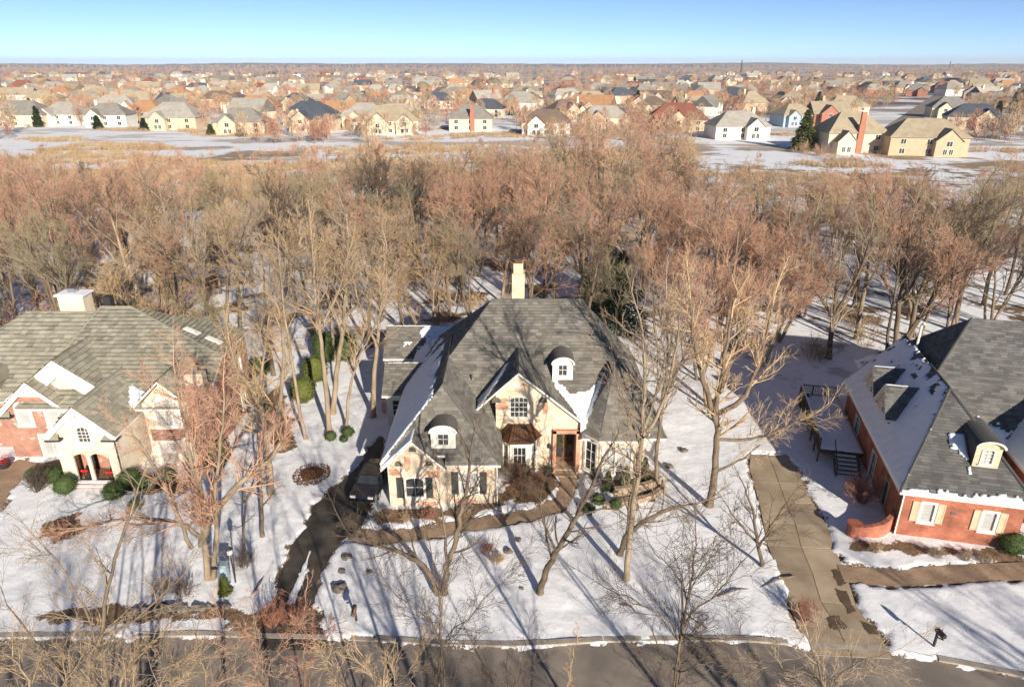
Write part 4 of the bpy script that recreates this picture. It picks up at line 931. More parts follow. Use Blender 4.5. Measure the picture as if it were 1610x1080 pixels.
traced('bare_tree', 'many stemmed pale barked tree with a long level limb before the tile roofed house', (328, 912),
       [([(330, 915), (322, 850), (314, 780), (304, 700), (290, 640)], 1.), ([(335, 915), (341, 840), (338, 780), (348, 690), (352, 620)], .75), ([(318, 858), (332, 815), (376, 760), (422, 724), (445, 690)], 1.1), ([(320, 850), (282, 822), (200, 815), (122, 832)], .75), ([(302, 862), (270, 790), (242, 732), (215, 690)], .6), ([(325, 832), (310, 760), (286, 650), (276, 590)], .7)],
       pale, TW['russet'], 11, .21, ll=2.4, kids=(7, 8, 7))
traced('bare_tree', 'thin dark tree on the snow beside the dark driveway bend', (413, 845), [([(413, 845), (411, 780), (408, 720), (404, 660)], 1.)], dk, TW['dark'], 12, .13, ll=1.6, kids=(6, 5, 4))
traced('bare_tree', 'small dark crooked tree beside the pale many stemmed tree', (385, 868), [([(385, 868), (382, 825), (390, 780), (402, 745)], 1.)], dk, TW['dark'], 13, .09, ll=1.5, kids=(6, 5, 4))
traced('bare_tree', 'pale forked tree with wide limbs beside the brick side wall', (427, 778), [([(427, 778), (422, 720), (414, 660), (402, 622), (372, 580), (360, 535)], 1.), ([(418, 695), (438, 645), (446, 560), (440, 500)], .8), ([(408, 640), (412, 590), (420, 520)], .6)], pale, TW['tan'], 14, .24, ll=2.6)
lb = 'tall slender pale trunk beside the yellow green shrubs'
tl = [((482, 692), [(482, 692), (470, 640), (458, 560), (446, 480), (440, 420)], .16, 'slender pale tree leaning over the yellow green shrubs'), ((519, 684), [(519, 684), (512, 600), (502, 520), (494, 440), (490, 370)], .22, 'tall pale tree between the yellow green shrubs and the small boxwoods'),
      ((523, 653), [(523, 653), (529, 590), (538, 520), (545, 440), (548, 370)], .26, 'tall pale tree rising just behind the yellow green shrubs'), ((543, 676), [(543, 676), (550, 615), (562, 565), (572, 520)], .15, 'slim pale tree at the edge of the house shadow beside boxwoods'),
      ((587, 657), [(587, 657), (588, 600), (592, 545), (600, 470), (606, 400)], .24, 'pale many branched tree standing in the blue shadow of the stone house')]
for i, (b, st, r, lab) in enumerate(tl): traced('bare_tree', lab, b, [(st, 1.), (st[2:3] + [(st[2][0] + (30 if i % 2 else -25), st[2][1] - 60), (st[2][0] + (45 if i % 2 else -40), st[2][1] - 120)], .55)], pale, TW['tan' if i % 2 else 'grey'], 20 + i, r, ll=2.8, t0=.5, kids=(7, 7, 6))
traced('bare_tree', 'tall straight tree on the lawn before the bay wing, paver walk to one side', (985, 914), [([(984, 914), (989, 850), (999, 770), (1009, 690), (1014, 600), (1010, 520)], 1.), ([(1009, 692), (1040, 640), (1060, 560), (1068, 500)], .6), ([(1008, 702), (985, 645), (962, 590)], .4), ([(1010, 680), (1035, 600), (1030, 520)], .5)], pale, TW['grey'], 31, .19, ll=2.4, t0=.42)
traced('bare_tree', 'tree with a trunk bending low over the lawn towards the concrete driveway', (975, 874), [([(974, 874), (984, 846), (1010, 820), (1050, 801), (1090, 792)], 1.), ([(985, 846), (990, 790), (1000, 740)], .6)], mid, TW['grey'], 32, .2, ll=2.2, t0=.4)
traced('bare_tree', 'dark leaning tree in the middle of the front lawn', (850, 934), [([(849, 934), (857, 900), (880, 860), (905, 812), (930, 766), (948, 720)], 1.), ([(875, 868), (855, 820), (850, 780)], .4), ([(905, 812), (960, 800), (1000, 820)], .35)], dk, TW['dark'], 33, .21, ll=2.2, kids=(6, 5, 4))
traced('bare_tree', 'V shaped pair of stems splitting at the ground on the front lawn', (694, 936), [([(690, 934), (672, 897), (638, 872), (592, 856), (548, 838)], .95), ([(699, 936), (703, 890), (717, 850), (725, 800), (735, 760), (742, 700)], 1.), ([(703, 890), (698, 830), (690, 780)], .5)], mid, TW['dark'], 34, .19, ll=2.3, kids=(6, 5, 5))
traced('bare_tree', 'big pale tree with long side limbs between the stone house and the deck', (1115, 798), [([(1114, 798), (1122, 750), (1128, 690), (1126, 640), (1136, 580), (1150, 500)], 1.), ([(1127, 650), (1165, 630), (1186, 590), (1202, 540), (1215, 480)], .7), ([(1126, 664), (1106, 600), (1092, 540), (1085, 470)], .7), ([(1126, 690), (1170, 691), (1212, 682), (1258, 660)], .45), ([(1128, 740), (1160, 725), (1195, 700)], .4)], mid, TW['tan'], 35, .27, ll=2.8, t0=.4)
traced('bare_tree', 'small spreading tree on the lawn edge beside the concrete driveway', (1197, 892), [([(1197, 892), (1191, 852), (1185, 810), (1172, 768)], 1.), ([(1192, 862), (1216, 822), (1242, 782)], .7), ([(1190, 852), (1160, 820), (1140, 790)], .6)], dk, TW['dark'], 36, .13, ll=1.8, kids=(6, 5, 5), t0=.25)
traced('bare_tree', 'slim tree beside the bay wing, close to its side wall', (1030, 770), [([(1030, 770), (1034, 700), (1044, 620), (1050, 540), (1048, 470)], 1.)], mid, TW['grey'], 37, .16, ll=2.6, t0=.4)
for i, (b, st, lab) in enumerate((((1408, 548), [(1408, 548), (1414, 480), (1424, 420), (1432, 350)], 'tall pale tree just behind the brick house with the deck, nearest its vent pipe'), ((1428, 542), [(1428, 542), (1440, 480), (1462, 420), (1478, 350)], 'pale leaning tree just behind the brick house, between taller trunks'), ((1302, 566), [(1302, 566), (1310, 500), (1318, 430)], 'dark tree at the back edge of the snow yard behind the deck'), ((1500, 520), [(1500, 520), (1515, 440), (1535, 370), (1545, 300)], 'broad tree rising over the dark roof of the brick house'))):
    traced('bare_tree', lab, b, [(st, 1.), (st[1:2] + [(st[1][0] + 40, st[1][1] - 70), (st[1][0] + 60, st[1][1] - 130)], .6), (st[1:2] + [(st[1][0] - 35, st[1][1] - 60), (st[1][0] - 60, st[1][1] - 120)], .6)], dk if i == 2 else mid, TW['olive' if i % 2 else 'grey'], 40 + i, .3, ll=3.6, t0=.35)
# across the street, tops reaching into the picture from below
fg = [('bare_tree', 'bushy tan stemmed tree across the street before the tile roofed house', 17.6, [[(150, 1080), (158, 1000), (172, 905), (205, 810)], [(160, 1040), (120, 930), (70, 860)], [(165, 1030), (230, 960), (290, 900)], [(110, 1085), (60, 1010), (10, 950)]], mid, 'grey', .12, 1.9),
      ('bare_tree', 'reddish young tree beside the foot of the dark driveway', 18.2, [[(415, 1078), (412, 1020), (396, 955)], [(420, 1060), (455, 1000), (478, 960)], [(405, 1060), (370, 1010), (350, 980)]], mid, 'russet', .06, 1.2),
      ('bare_tree', 'rust coloured young tree by the kerb at the dark driveway', 18.4, [[(480, 1075), (478, 1020), (470, 975)], [(484, 1060), (500, 1010), (520, 985)]], mid, 'rust', .05, 1.),
      ('bare_tree', 'fine dark twigged tree across the street, before the front lawn with the paired stems', 17.2, [[(690, 1080), (694, 1000), (690, 930), (680, 880)], [(694, 1010), (650, 960), (610, 920)], [(692, 1030), (750, 960), (790, 900)]], dk, 'dark', .07, 1.7),
      ('bare_tree', 'dark wide tree across the street before the concrete driveway', 16.8, [[(1062, 1085), (1070, 1000), (1085, 930), (1090, 880)], [(1068, 1010), (1010, 950), (965, 930)], [(1070, 1000), (1130, 930), (1170, 880)], [(1075, 960), (1060, 900), (1030, 870)]], dk, 'dark', .09, 2.0),
      ('bare_tree', 'pale whip thin sapling at the near edge of the street', 18.0, [[(893, 1082), (900, 1040), (908, 1000)]], pale, 'tan', .04, .5),
      ('bare_tree', 'low brown branched tree across the street from the brick house', 16.5, [[(1300, 1120), (1290, 1060), (1270, 1000)], [(1300, 1090), (1350, 1040), (1400, 1025)], [(1295, 1085), (1230, 1050), (1190, 1040)]], mid, 'grey', .08, 1.5),
      ('bare_tree', 'tangled brown tree across the street from the lawn with the leaning dark tree', 17.8, [[(600, 1130), (590, 1075), (570, 1030)], [(600, 1110), (640, 1060), (660, 1020)], [(560, 1110), (530, 1060), (515, 1035)]], mid, 'tan', .07, 1.5),
      ('bare_tree', 'yellowish tangled tree at the near street edge before the tile roofed house', 16.9, [[(60, 1120), (40, 1060), (20, 1030)], [(90, 1120), (110, 1060), (140, 1030)], [(240, 1120), (260, 1060), (300, 1040)], [(200, 1120), (190, 1070), (210, 1040)]], pale, 'tan', .08, 1.5),
      ('bare_tree', 'thin grey branched tree across the street before the lawn of the tile roofed house', 17.4, [[(330, 1130), (325, 1070), (310, 1020)], [(330, 1100), (370, 1050), (390, 1030)], [(328, 1100), (280, 1060), (255, 1030)]], mid, 'grey', .07, 1.3),
      ('bare_tree', 'thin dark branched tree across the street beside the wide dark tree', 17.0, [[(800, 1130), (805, 1080), (820, 1030)], [(803, 1100), (770, 1060), (745, 1030)], [(1180, 1130), (1170, 1060), (1150, 1000)]], dk, 'dark', .06, 1.3)]
for i, (nm, lab, Y, sts, bk, tw, r, l_) in enumerate(fg): traced(nm, lab, None, [(s, 1. if k == 0 else .6) for k, s in enumerate(sts)], bk, TW[tw], 60 + i, r, Y=Y, ll=l_, kids=(7, 6, 5), rmin=.006, depth=.9, t0=.2, up=.06)
# trees behind the camera on the far side of the street verge, whose shadows cross the lawn
SHADE = [tree_mesh(300 + i, 17, .26, mid, TW['grey'], spread=.1, kids=(6, 6, 6, 4)) for i in range(2)]
for i, (x, y) in enumerate(((-30, 1), (-21, -8), (-12, 3), (-7.5, -6), (1.5, 9), (7.5, -2), (13.5, -9), (19, 4), (29, -6), (37, 3), (44, -4), (48, 10))):
    place_tree(SHADE[i % 2], (x, y, 0), i * 2.1, .85 + .04 * (i % 4), 'bare_tree', 'bare tree standing across the street opposite the three houses', 'trees across the street')

# ---- the woods
WM = []
for i, (H, r, st, bk, tw, kw) in enumerate(((15, .22, 1, mid, 'tan', {}), (17, .26, 1, pale, 'russet', dict(ang=(R(18), R(42)))), (14, .2, 2, mid, 'grey', {}), (16, .24, 1, dk, 'grey', dict(ang=(R(28), R(60)))), (18, .26, 2, pale, 'tan', dict(ang=(R(15), R(38)))), (12, .15, 3, mid, 'olive', dict(ang=(R(22), R(55)))), (15, .22, 3, pale, 'russet', dict(ang=(R(18), R(46)))))):
    WM.append((tree_mesh(100 + i, H, r, bk, TW[tw], st, kids=(7, 7, 7, 6), rmin=.0105, **kw), H, st))
rr = random.Random(77); wood_pts = []
def blocked(x, y):
    if -47 < x < -20 and y < 58.5: return True
    if -13 < x < 13 and y < 64: return True
    if 19 < x < 60 and y < 62: return True
    if x < 24 and x > 12 and y < 52: return True
    if x < -11 and y < 57 and x > -22: return True
    return False
tries = 0
while len(wood_pts) < 430 and tries < 60000:
    tries += 1; y = 50 + 175 * rr.random() ** .8; x = rr.uniform(-1, 1) * (.80 * y + 12)
    if blocked(x, y): continue
    # a clearing of snow to the right of the middle, and the field beyond the woods
    px = 805 + FPX * x / (y * cP + CAMZ * sP)
    lim = 150 if px < 1090 else 118
    if 830 < px < 1080: lim = 178
    if y > lim * rr.uniform(.86, 1.05): continue
    den = .55 + .9 * noise.noise((x * .03, y * .03, 2))
    if px > 1230 and y < 105: den *= .45
    if rr.random() > den + .1: continue
    dm = 3.6 if y < 90 else 4.0
    if any((x - a) ** 2 + (y - b) ** 2 < dm * dm for a, b in wood_pts[-600:]): continue
    wood_pts.append((x, y))
wood_pts.sort(key=lambda p: p[1])
WOODLAB = dict(tan='bare tan twigged tree in the woods behind the houses', russet='bare tree with a pinkish brown haze of twigs in the woods', grey='bare grey brown tree in the woods behind the houses', olive='low bare olive brown tree in the woods', dark='dark bare tree in the woods behind the houses')
near_n = 235; far_wood = []
for i, (x, y) in enumerate(wood_pts):
    k = rr.randrange(len(WM)); sc = rr.uniform(.72, 1.12); pxx = 805 + FPX * x / (y * cP + CAMZ * sP); hm_ = (28 - (.098 if 560 < pxx < 1090 else .128) * y) * (1.0 if rr.random() < .85 else 1.2) + (5 if 830 < pxx < 1075 and y > 100 else 0); sc = min(sc, max(hm_, 5) / WM[k][1])
    if noise.noise((x * .025 + 9, y * .025, 7)) > .1: k = rr.choice((1, 6)); tw = 'russet'
    else: tw = rr.choice(('tan', 'grey', 'tan', 'olive', 'russet', 'dark')) if k != 5 else 'olive'
    bk = rr.choice((pale, mid, mid, dk))
    if i < near_n:
        stl = 'single trunk' if WM[k][2] == 1 else 'several stems'
        place_tree(WM[k][0], (x, y, 0), rr.random() * 6.28, sc, 'bare_tree', WOODLAB[tw] + (', forking near the ground' if WM[k][2] > 1 else ''), 'bare trees in the woods', bk, TW[tw], tilt=(rr.uniform(-.06, .06), rr.uniform(-.06, .06)))
    else: far_wood.append((x, y, sc, k))
# ---- scattered stuff: one object each, instanced from small source meshes
def scatter(name, label, cat, pts, srcs, kind='stuff'):
    """pts: (x, y, z, scale, index)"""
    V = []; F = []; MI = []; SR = []; mats = []; nv = 0                # the mesh holds the few source plants and the bare points they are set on
    for k, grp in enumerate(srcs):
        for me0 in grp:
            m0 = me0.materials[0]
            if m0 not in mats: mats.append(m0)
            co = np.empty(len(me0.vertices) * 3, np.float32); me0.vertices.foreach_get('co', co); V.append(co.reshape(-1, 3)); SR += [k] * len(me0.vertices)
            for pg in me0.polygons: F.append(tuple(v + nv for v in pg.vertices)); MI.append(mats.index(m0))
            nv += len(me0.vertices)
    V = np.concatenate(V + [np.array([p[:3] for p in pts], np.float32)]); z0 = [0.] * nv
    me = bpy.data.meshes.new(name); me.from_pydata(V.tolist(), [], F); me.polygons.foreach_set('material_index', MI)
    for m0 in mats: me.materials.append(m0)
    for nm, tp, vals in (('sc', 'FLOAT', z0 + [p[3] for p in pts]), ('ix', 'INT', [-1] * nv + [p[4] for p in pts]), ('rz', 'FLOAT', z0 + [rr.random() * 6.28 for p in pts]), ('sr', 'INT', SR + [-1] * len(pts))):
        a = me.attributes.new(nm, tp, 'POINT'); a.data.foreach_set('value', vals)
    o = bpy.data.objects.new(name, me); COL.objects.link(o); tag(o, label, cat, kind=kind)
    g = bpy.data.node_groups.new(name, 'GeometryNodeTree'); g.interface.new_socket('Geometry', in_out='INPUT', socket_type='NodeSocketGeometry'); g.interface.new_socket('Geometry', in_out='OUTPUT', socket_type='NodeSocketGeometry')
    N = g.nodes; L = g.links; gi = N.new('NodeGroupInput'); go = N.new('NodeGroupOutput'); jn = N.new('GeometryNodeJoinGeometry')
    def attr(nm, tp):
        q = N.new('GeometryNodeInputNamedAttribute'); q.data_type = tp; q.inputs[0].default_value = nm; return q.outputs[0]
    ix = attr('ix', 'INT'); sr = attr('sr', 'INT'); sc = attr('sc', 'FLOAT'); rz = attr('rz', 'FLOAT'); cx = N.new('ShaderNodeCombineXYZ'); L.new(rz, cx.inputs[2])
    def pick(field, k):
        cmp = N.new('FunctionNodeCompare'); cmp.data_type = 'INT'; cmp.operation = 'EQUAL'; L.new(field, cmp.inputs[2]); cmp.inputs[3].default_value = k
        sg = N.new('GeometryNodeSeparateGeometry'); sg.domain = 'POINT'; L.new(gi.outputs[0], sg.inputs[0]); L.new(cmp.outputs[0], sg.inputs[1]); return sg.outputs[0]
    for k in range(len(srcs)):
        ip = N.new('GeometryNodeInstanceOnPoints'); L.new(pick(ix, k), ip.inputs['Points']); L.new(pick(sr, k), ip.inputs['Instance']); L.new(cx.outputs[0], ip.inputs['Rotation']); L.new(sc, ip.inputs['Scale']); L.new(ip.outputs[0], jn.inputs[0])
    L.new(jn.outputs[0], go.inputs[0]); md = o.modifiers.new('scatter', 'NODES'); md.node_group = g; return o
def src(me): return me
wsrc = [list(tree_mesh(150 + i, WM[i][1], .22, bk, TW[tw], WM[i][2], kids=(6, 6, 6, 4), rmin=.017, ang=(R(18), R(48)))) for i, (bk, tw) in enumerate(((mid, 'tan'), (pale, 'russet'), (mid, 'grey'), (dk, 'grey'), (pale, 'tan'), (mid, 'olive'), (pale, 'russet')))]
scatter('far_woods', 'deep woods of bare trees beyond the nearer trunks', 'woods', [(x, y, 0, sc, k) for x, y, sc, k in far_wood], wsrc)
# brush: low twiggy undergrowth
def brush_mesh(seed, n, h, sp, tw, w=.012):
    q = random.Random(seed); segs = []
    for k in range(n):
        a = q.random() * 6.28; r0 = sp * math.sqrt(q.random()); p = (r0 * math.cos(a), r0 * math.sin(a), -.05); d = _n((q.gauss(0, .45), q.gauss(0, .45), 1)); l = h * q.uniform(.5, 1.1)
        P = dict(levels=2, wig=.16, up=(.05, .05, .03, 0), rmin=w, kids=(5, 4, 3), t0=(.3, .2, .2), ang=(R(20), R(50)), len=(.5, .5, .5, .5)); grow(segs, q, p, d, l, w * 1.6, 0, P)
    return tubes(segs, TW[tw], 'brush')
bsrc = [[src(brush_mesh(500 + i, 16, h, s, tw, .013))] for i, (h, s, tw) in enumerate(((2.2, 1.0, 'tan'), (3.2, 1.1, 'russet'), (1.8, 1.3, 'grey'), (2.8, .9, 'tan'), (3.6, 1.0, 'russet')))]
bp_ = []
for _ in range(6500):
    y = 56 + 190 * rr.random() ** .75; x = rr.uniform(-1, 1) * (.80 * y + 12)
    if blocked(x, y): continue
    px = 805 + FPX * x / (y * cP + CAMZ * sP); d = noise.noise((x * .045, y * .045, 11)) + (.05 if 100 < y < 160 else -.18) + (-.15 if px > 1230 and y < 150 else .0)
    if y > 165 and px > 1080: d -= .35
    if rr.random() * 1.1 < d + .22: bp_.append((x, y, 0, rr.uniform(.6, 1.25), rr.randrange(5)))
scatter('undergrowth', 'brown twiggy undergrowth through the woods', 'undergrowth', bp_, bsrc)
# tall dead grass over the field
def grass_mesh(seed):
    q = random.Random(seed); mb = MB()
    for k in range(90):
        a = q.random() * 6.28; r0 = 1.6 * math.sqrt(q.random()); x, y = r0 * math.cos(a), r0 * math.sin(a); h = q.uniform(.5, 1.2); dx, dy = q.gauss(0, .25), q.gauss(0, .25); w = .035; c, s = math.cos(a * 3) * w, math.sin(a * 3) * w
        mb.face([(x - c, y - s, 0), (x + c, y + s, 0), (x + dx, y + dy, h)])
    me = bpy.data.meshes.new('grass'); me.from_pydata(mb.v, [], mb.f); me.materials.append(M_straw); return me
M_straw = mat('dead_grass', (.46, .34, .19), (.36, .25, .15), 2, .9, objrand=.15)
gsrc = [[src(grass_mesh(i))] for i in range(2)]; gp = []
for _ in range(9000):
    y = rr.uniform(140, 330); x = rr.uniform(-1, 1) * (.80 * y + 12); px = 805 + FPX * x / (y * cP + CAMZ * sP)
    if noise.noise((x * .018, y * .035, 3)) + (.12 if px < 1080 else -.12) > (.06 if y < 225 else .22): gp.append((x, y, 0, rr.uniform(.8, 1.6), rr.randrange(2)))
scatter('dead_grass', 'tan dead grass over the field before the far houses', 'grass', gp, gsrc)
# ============================================================ FAR HOUSES
RF = {k: mat('far_roof_' + k, c, tuple(x * .8 for x in c), .5, .9) for k, c in dict(tan=(.40, .33, .23), grey=(.27, .25, .22), slate=(.085, .10, .125), red=(.27, .105, .07), orange=(.46, .25, .13), pale=(.40, .37, .32), brown=(.20, .145, .11)).items()}
WL = {k: mat('far_wall_' + k, c, tuple(x * .88 for x in c), .6, .9) for k, c in dict(cream=(.70, .58, .42), white=(.78, .72, .62), tan=(.55, .42, .28), brick=(.40, .17, .11), blue=(.36, .46, .54), sand=(.64, .50, .35)).items()}
ROOFW = dict(tan='tan', grey='grey', slate='dark slate', red='red brown', orange='orange brown', pale='pale grey', brown='brown')
def far_house_parts(rr, w, d, he, wing, pitch, style):
    """returns (walls MB, roof polys list, window rects [(O, u, w, h)], chimney box)"""
    wm = MB(); wm.box((-w / 2, -d / 2, -.3), (w / 2, d / 2, he)); polys = []; o = .5; rise = d / 2 * pitch
    if style == 'gable': rx = w / 2 + o
    else: rx = max(w / 2 - d / 2 * .9, w * .08)
    polys += hip_x(-w / 2 - o, w / 2 + o, -d / 2 - o, d / 2 + o, he, -rx, rx, 0, he + rise)
    if style == 'gable':
        for s in (-1, 1): wm.face([(s * w / 2, -d / 2, he), (s * w / 2, d / 2, he), (s * w / 2, 0, he + rise * .95)])
    wins = []
    for k in range(3):
        x = -w / 2 + w * (k + .5) / 3
        for z in ((.8, he - 2.2) if he > 4.5 else (.9,)): wins.append(((x, -d / 2, z), 1.5, 1.5))
    for (cx, ww, pr, hh) in wing:
        y0 = -d / 2 - pr; wm.box((cx - ww / 2, y0, -.3), (cx + ww / 2, -d / 2 + 1, hh)); zr = hh + ww / 2 * pitch * 1.25
        wm.face([(cx - ww / 2, y0, hh), (cx + ww / 2, y0, hh), (cx, y0, zr - .1)])
        polys += gab_y(cx - ww / 2 - .4, hh - .1, cx + ww / 2 + .4, hh - .1, cx, zr, y0 - .4, min(0, -d / 2 + (zr - he) / pitch))
        wins.append(((cx - .9, y0, .8), 1.1, 1.6)); wins.append(((cx + .9, y0, .8), 1.1, 1.6))
        if hh > 4.5: wins.append(((cx, y0, hh - 1.6), 1.6, 1.5))
    ch = (rr.choice((-1, 1)) * w * .28, rr.uniform(-.2, .2) * d); return wm, polys, wins, ch, he + rise
def far_house(loc, rz, rr, roofc, wallc, label, group=None, w=20, d=13, he=5.6, wing=((-4, 7, 3, 5.0),), pitch=.75, style='hip', wins=True, chim=None, name='far_house', chim_front=None):
    e = empty(name, loc, label, 'house', group, rz)
    wm, polys, wn, ch, top = far_house_parts(rr, w, d, he, wing, pitch, style)
    wm.build('wall', WL[wallc], e, world=False)
    mb = MB()
    for p in polys:
        P, n, h, g = plane_frame(p); mb.face(P); B = [q - Z * .22 for q in P]; mb.face(B[::-1])
        for i in range(len(P)): j = (i + 1) % len(P); mb.face([P[i], B[i], B[j], P[j]])
    rf = mb.build('roof', RF[roofc], e, world=False)
    if chim:
        mb = MB(); mb.box((ch[0] - .6, ch[1] - .5, he), (ch[0] + .6, ch[1] + .5, top + 1.3)); mb.build('chimney', WL[chim], rf, world=False)
    if chim_front is not None:
        mb = MB(); mb.box((chim_front - 1, -d / 2 - .7, -.2), (chim_front + 1, -d / 2 + .3, top * .72)); mb.box((chim_front - .8, -d / 2 - .6, top * .72), (chim_front + .8, -d / 2 + .2, top + .2)); mb.build('chimney', WL['brick'], e, world=False)
    if wins:
        for (q, ww, hh) in wn:
            a = MB(); a.box((q[0] - ww / 2 - .12, q[1] - .08, q[2] - .12), (q[0] + ww / 2 + .12, q[1] + .02, q[2] + hh + .12)); f = a.build('window', M_whitetrim, e, world=False)
            b = MB(); b.box((q[0] - ww / 2, q[1] - .1, q[2]), (q[0] + ww / 2, q[1] - .06, q[2] + hh)); b.build('pane', M_glass, f, world=False)
            c = MB(); c.box((q[0] - .05, q[1] - .12, q[2]), (q[0] + .05, q[1] - .09, q[2] + hh)); c.build('mullion', M_whitetrim, f, world=False)
    return e
rr = random.Random(41)
named = [  # px of base centre, width, depth, eave height, turn, roof, wall, label, extra
    ((1344, 241), 20, 14, 6.6, 2, 'tan', 'cream', 'tan roofed cream house with tall brick chimney by the snow field', dict(chim_front=.5, wing=((-5.5, 6, 4, 4.2),), pitch=.9)),
    ((1462, 246), 24, 14, 6.0, -8, 'tan', 'tan', 'long tan roofed house with tan walls next to the tall brick chimney house', dict(wing=((5, 8, 2.5, 5),))),
    ((1165, 220), 22, 14, 5.2, 4, 'pale', 'white', 'pale grey roofed house by the snow field beside the big conifer', dict(wing=((4, 7, 3, 5),), chim='cream')),
    ((1070, 208), 26, 17, 5.5, -10, 'red', 'sand', 'broad red brown roofed house behind the tall tan trees', dict(wing=((0, 9, 3, 5),))),
    ((1252, 200), 17, 12, 5.6, 12, 'tan', 'blue', 'blue walled house with tan roof behind the big conifer', dict(wing=((-4, 6, 2, 5),))),
    ((1308, 200), 17, 14, 6, -4, 'tan', 'brick', 'red brick gabled house with tan roof behind the tall chimney house', dict(style='gable', wing=((-2, 8, 3, 6.2),))),
    ((1540, 205), 22, 14, 5.8, -22, 'slate', 'cream', 'slate roofed cream house beside the far street and spruce', dict(wing=((4, 8, 3, 5.5),))),
    ((1500, 186), 20, 14, 5.6, -15, 'grey', 'cream', 'grey roofed house facing the far street', {}),
    ((740, 207), 19, 14, 5.6, 0, 'grey', 'cream', 'grey hipped cream house with a brick chimney up its back wall', dict(chim_front=.8, wing=())),
    ((610, 212), 24, 15, 5.8, 8, 'tan', 'cream', 'wide cream house with tan hipped roof and long window wall', dict(wing=((-5, 9, 3, 4.8), (6, 7, 2, 5.2)))),
    ((572, 204), 20, 14, 6, 3, 'pale', 'sand', 'pale roofed house just behind the wide cream house', {}),
    ((490, 208), 19, 13, 5.4, -5, 'slate', 'cream', 'slate roofed cream house with a gable, behind the pond side trees', dict(wing=((-3, 8, 3, 5.4),))),
    ((375, 212), 21, 14, 5.2, 5, 'grey', 'sand', 'grey roofed sand coloured house beside a small round evergreen', dict(chim='cream')),
    ((268, 205), 24, 16, 5.6, 0, 'pale', 'sand', 'big pale hipped house behind reddish shrubs', {}),
    ((165, 200), 19, 13, 5.6, 6, 'grey', 'white', 'white walled house with grey roof and a white chimney', dict(chim='white')),
    ((95, 198), 20, 14, 5.4, -6, 'pale', 'white', 'white walled house with pale roof behind a leaning spruce', {}),
    ((25, 200), 26, 16, 5.6, 2, 'grey', 'cream', 'large grey roofed house at the field edge beyond the woods', {}),
    ((860, 214), 20, 13, 5.4, -4, 'brown', 'white', 'brown roofed pale house half hidden by tall tan trees', {}),
    ((765, 186), 19, 13, 5, -8, 'slate', 'cream', 'slate roofed cream house behind the brick chimney house', {}),
    ((950, 204), 22, 13, 5.2, 4, 'pale', 'cream', 'pale roofed cream house beyond the tall tan trees', {}),
    ((738, 166), 19, 14, 5.4, 4, 'orange', 'sand', 'orange brown roofed house among rust coloured trees', {}),
    ((400, 184), 24, 16, 5.4, 6, 'orange', 'cream', 'long orange brown roofed house above the grey roofed sand coloured house', {}),
    ((225, 192), 18, 14, 5.2, 0, 'orange', 'tan', 'orange brown roofed house behind the big pale hipped house', {}),
    ((690, 172), 19, 13, 5.4, 0, 'slate', 'white', 'slate roofed house with pale walls near the orange brown roofed house', {})]
occ = []
for (p, w, d, he, tz, rc, wc, lab, kw) in named:
    q = at(*p); q.y += d / 2; far_house(q, R(tz), rr, rc, wc, lab, None, w, d, he, **kw); occ.append((q.x, q.y))
cand = []
yy = 345.
while yy < 1900:
    xx = -.84 * yy - 40
    while xx < .84 * yy + 40:
        x = xx + rr.uniform(-6, 6); y = yy + rr.uniform(-9, 9); xx += rr.uniform(26, 40) * (1 if yy < 900 else 1.6)
        px = 805 + FPX * x / (y * cP + CAMZ * sP)
        if abs((x - ST_A.x) * ST_N.x + (y - ST_A.y) * ST_N.y) < 24 and y > 300 and y < 620: continue
        if any((x - u_) ** 2 + (y - v_) ** 2 < (27 + 6 * (y < 420)) ** 2 for u_, v_ in occ[:24] + occ[-400:]): continue
        if noise.noise((x * .006, y * .006, 21)) < -.28 - (.0 if y < 800 else -.2): continue
        occ.append((x, y)); cand.append((x, y))
    yy *= 1.10 if yy < 1000 else 1.14
RC = ['tan', 'grey', 'pale', 'tan', 'pale', 'brown', 'grey', 'slate', 'red', 'orange', 'tan', 'pale']
far_idx = 0; stuffv = []
for i, (x, y) in enumerate(cand):
    rc = rr.choice(RC); wc = rr.choice(['cream', 'white', 'sand', 'cream', 'white', 'tan', 'brick']); w = rr.uniform(16, 25); d = rr.uniform(11, 15); he = rr.choice((5.4, 5.6, 3.6, 5.8)); tz = rr.uniform(-30, 30) + rr.choice((0, 0, 90, 180))
    wing = tuple((rr.uniform(-.32, .32) * w, rr.uniform(5, 8), rr.uniform(1.5, 3.5), min(he, rr.uniform(3.4, 5.6))) for _ in range(rr.randint(1, 2))); pit = rr.uniform(.65, .95); sty = rr.choice(('hip', 'hip', 'gable'))
    if i < 262:
        far_house((x, y, 0), R(tz), rr, rc, wc, f'distant {ROOFW[rc]} roofed house with {wc} walls beyond the woods', 'distant houses beyond the woods', w, d, he, wing, pit, sty, wins=y < 480, chim=rr.choice((None, wc, 'brick')) if y < 700 else None)
    else: stuffv.append((x, y, tz, rc, wc, w, d, he, wing, pit, sty))
FM = list(RF.values()) + list(WL.values()); FN = list(RF) + [k for k in WL]; mbf = MB()
for (x, y, tz, rc, wc, w, d, he, wing, pit, sty) in stuffv:
    wm, polys, _, _, _ = far_house_parts(rr, w, d, he, wing, pit, sty); Mx = Matrix.Translation((x, y, 0)) @ Matrix.Rotation(R(tz), 4, 'Z')
    for f in wm.f: mbf.face([Mx @ Vector(wm.v[i]) for i in f], len(RF) + list(WL).index(wc))
    for p in polys: mbf.face([Mx @ q for q in plane_frame(p)[0]], list(RF).index(rc))
tag(mbf.build('farthest_houses', FM), 'farthest roofs of the suburb below the horizon', 'houses', kind='stuff')
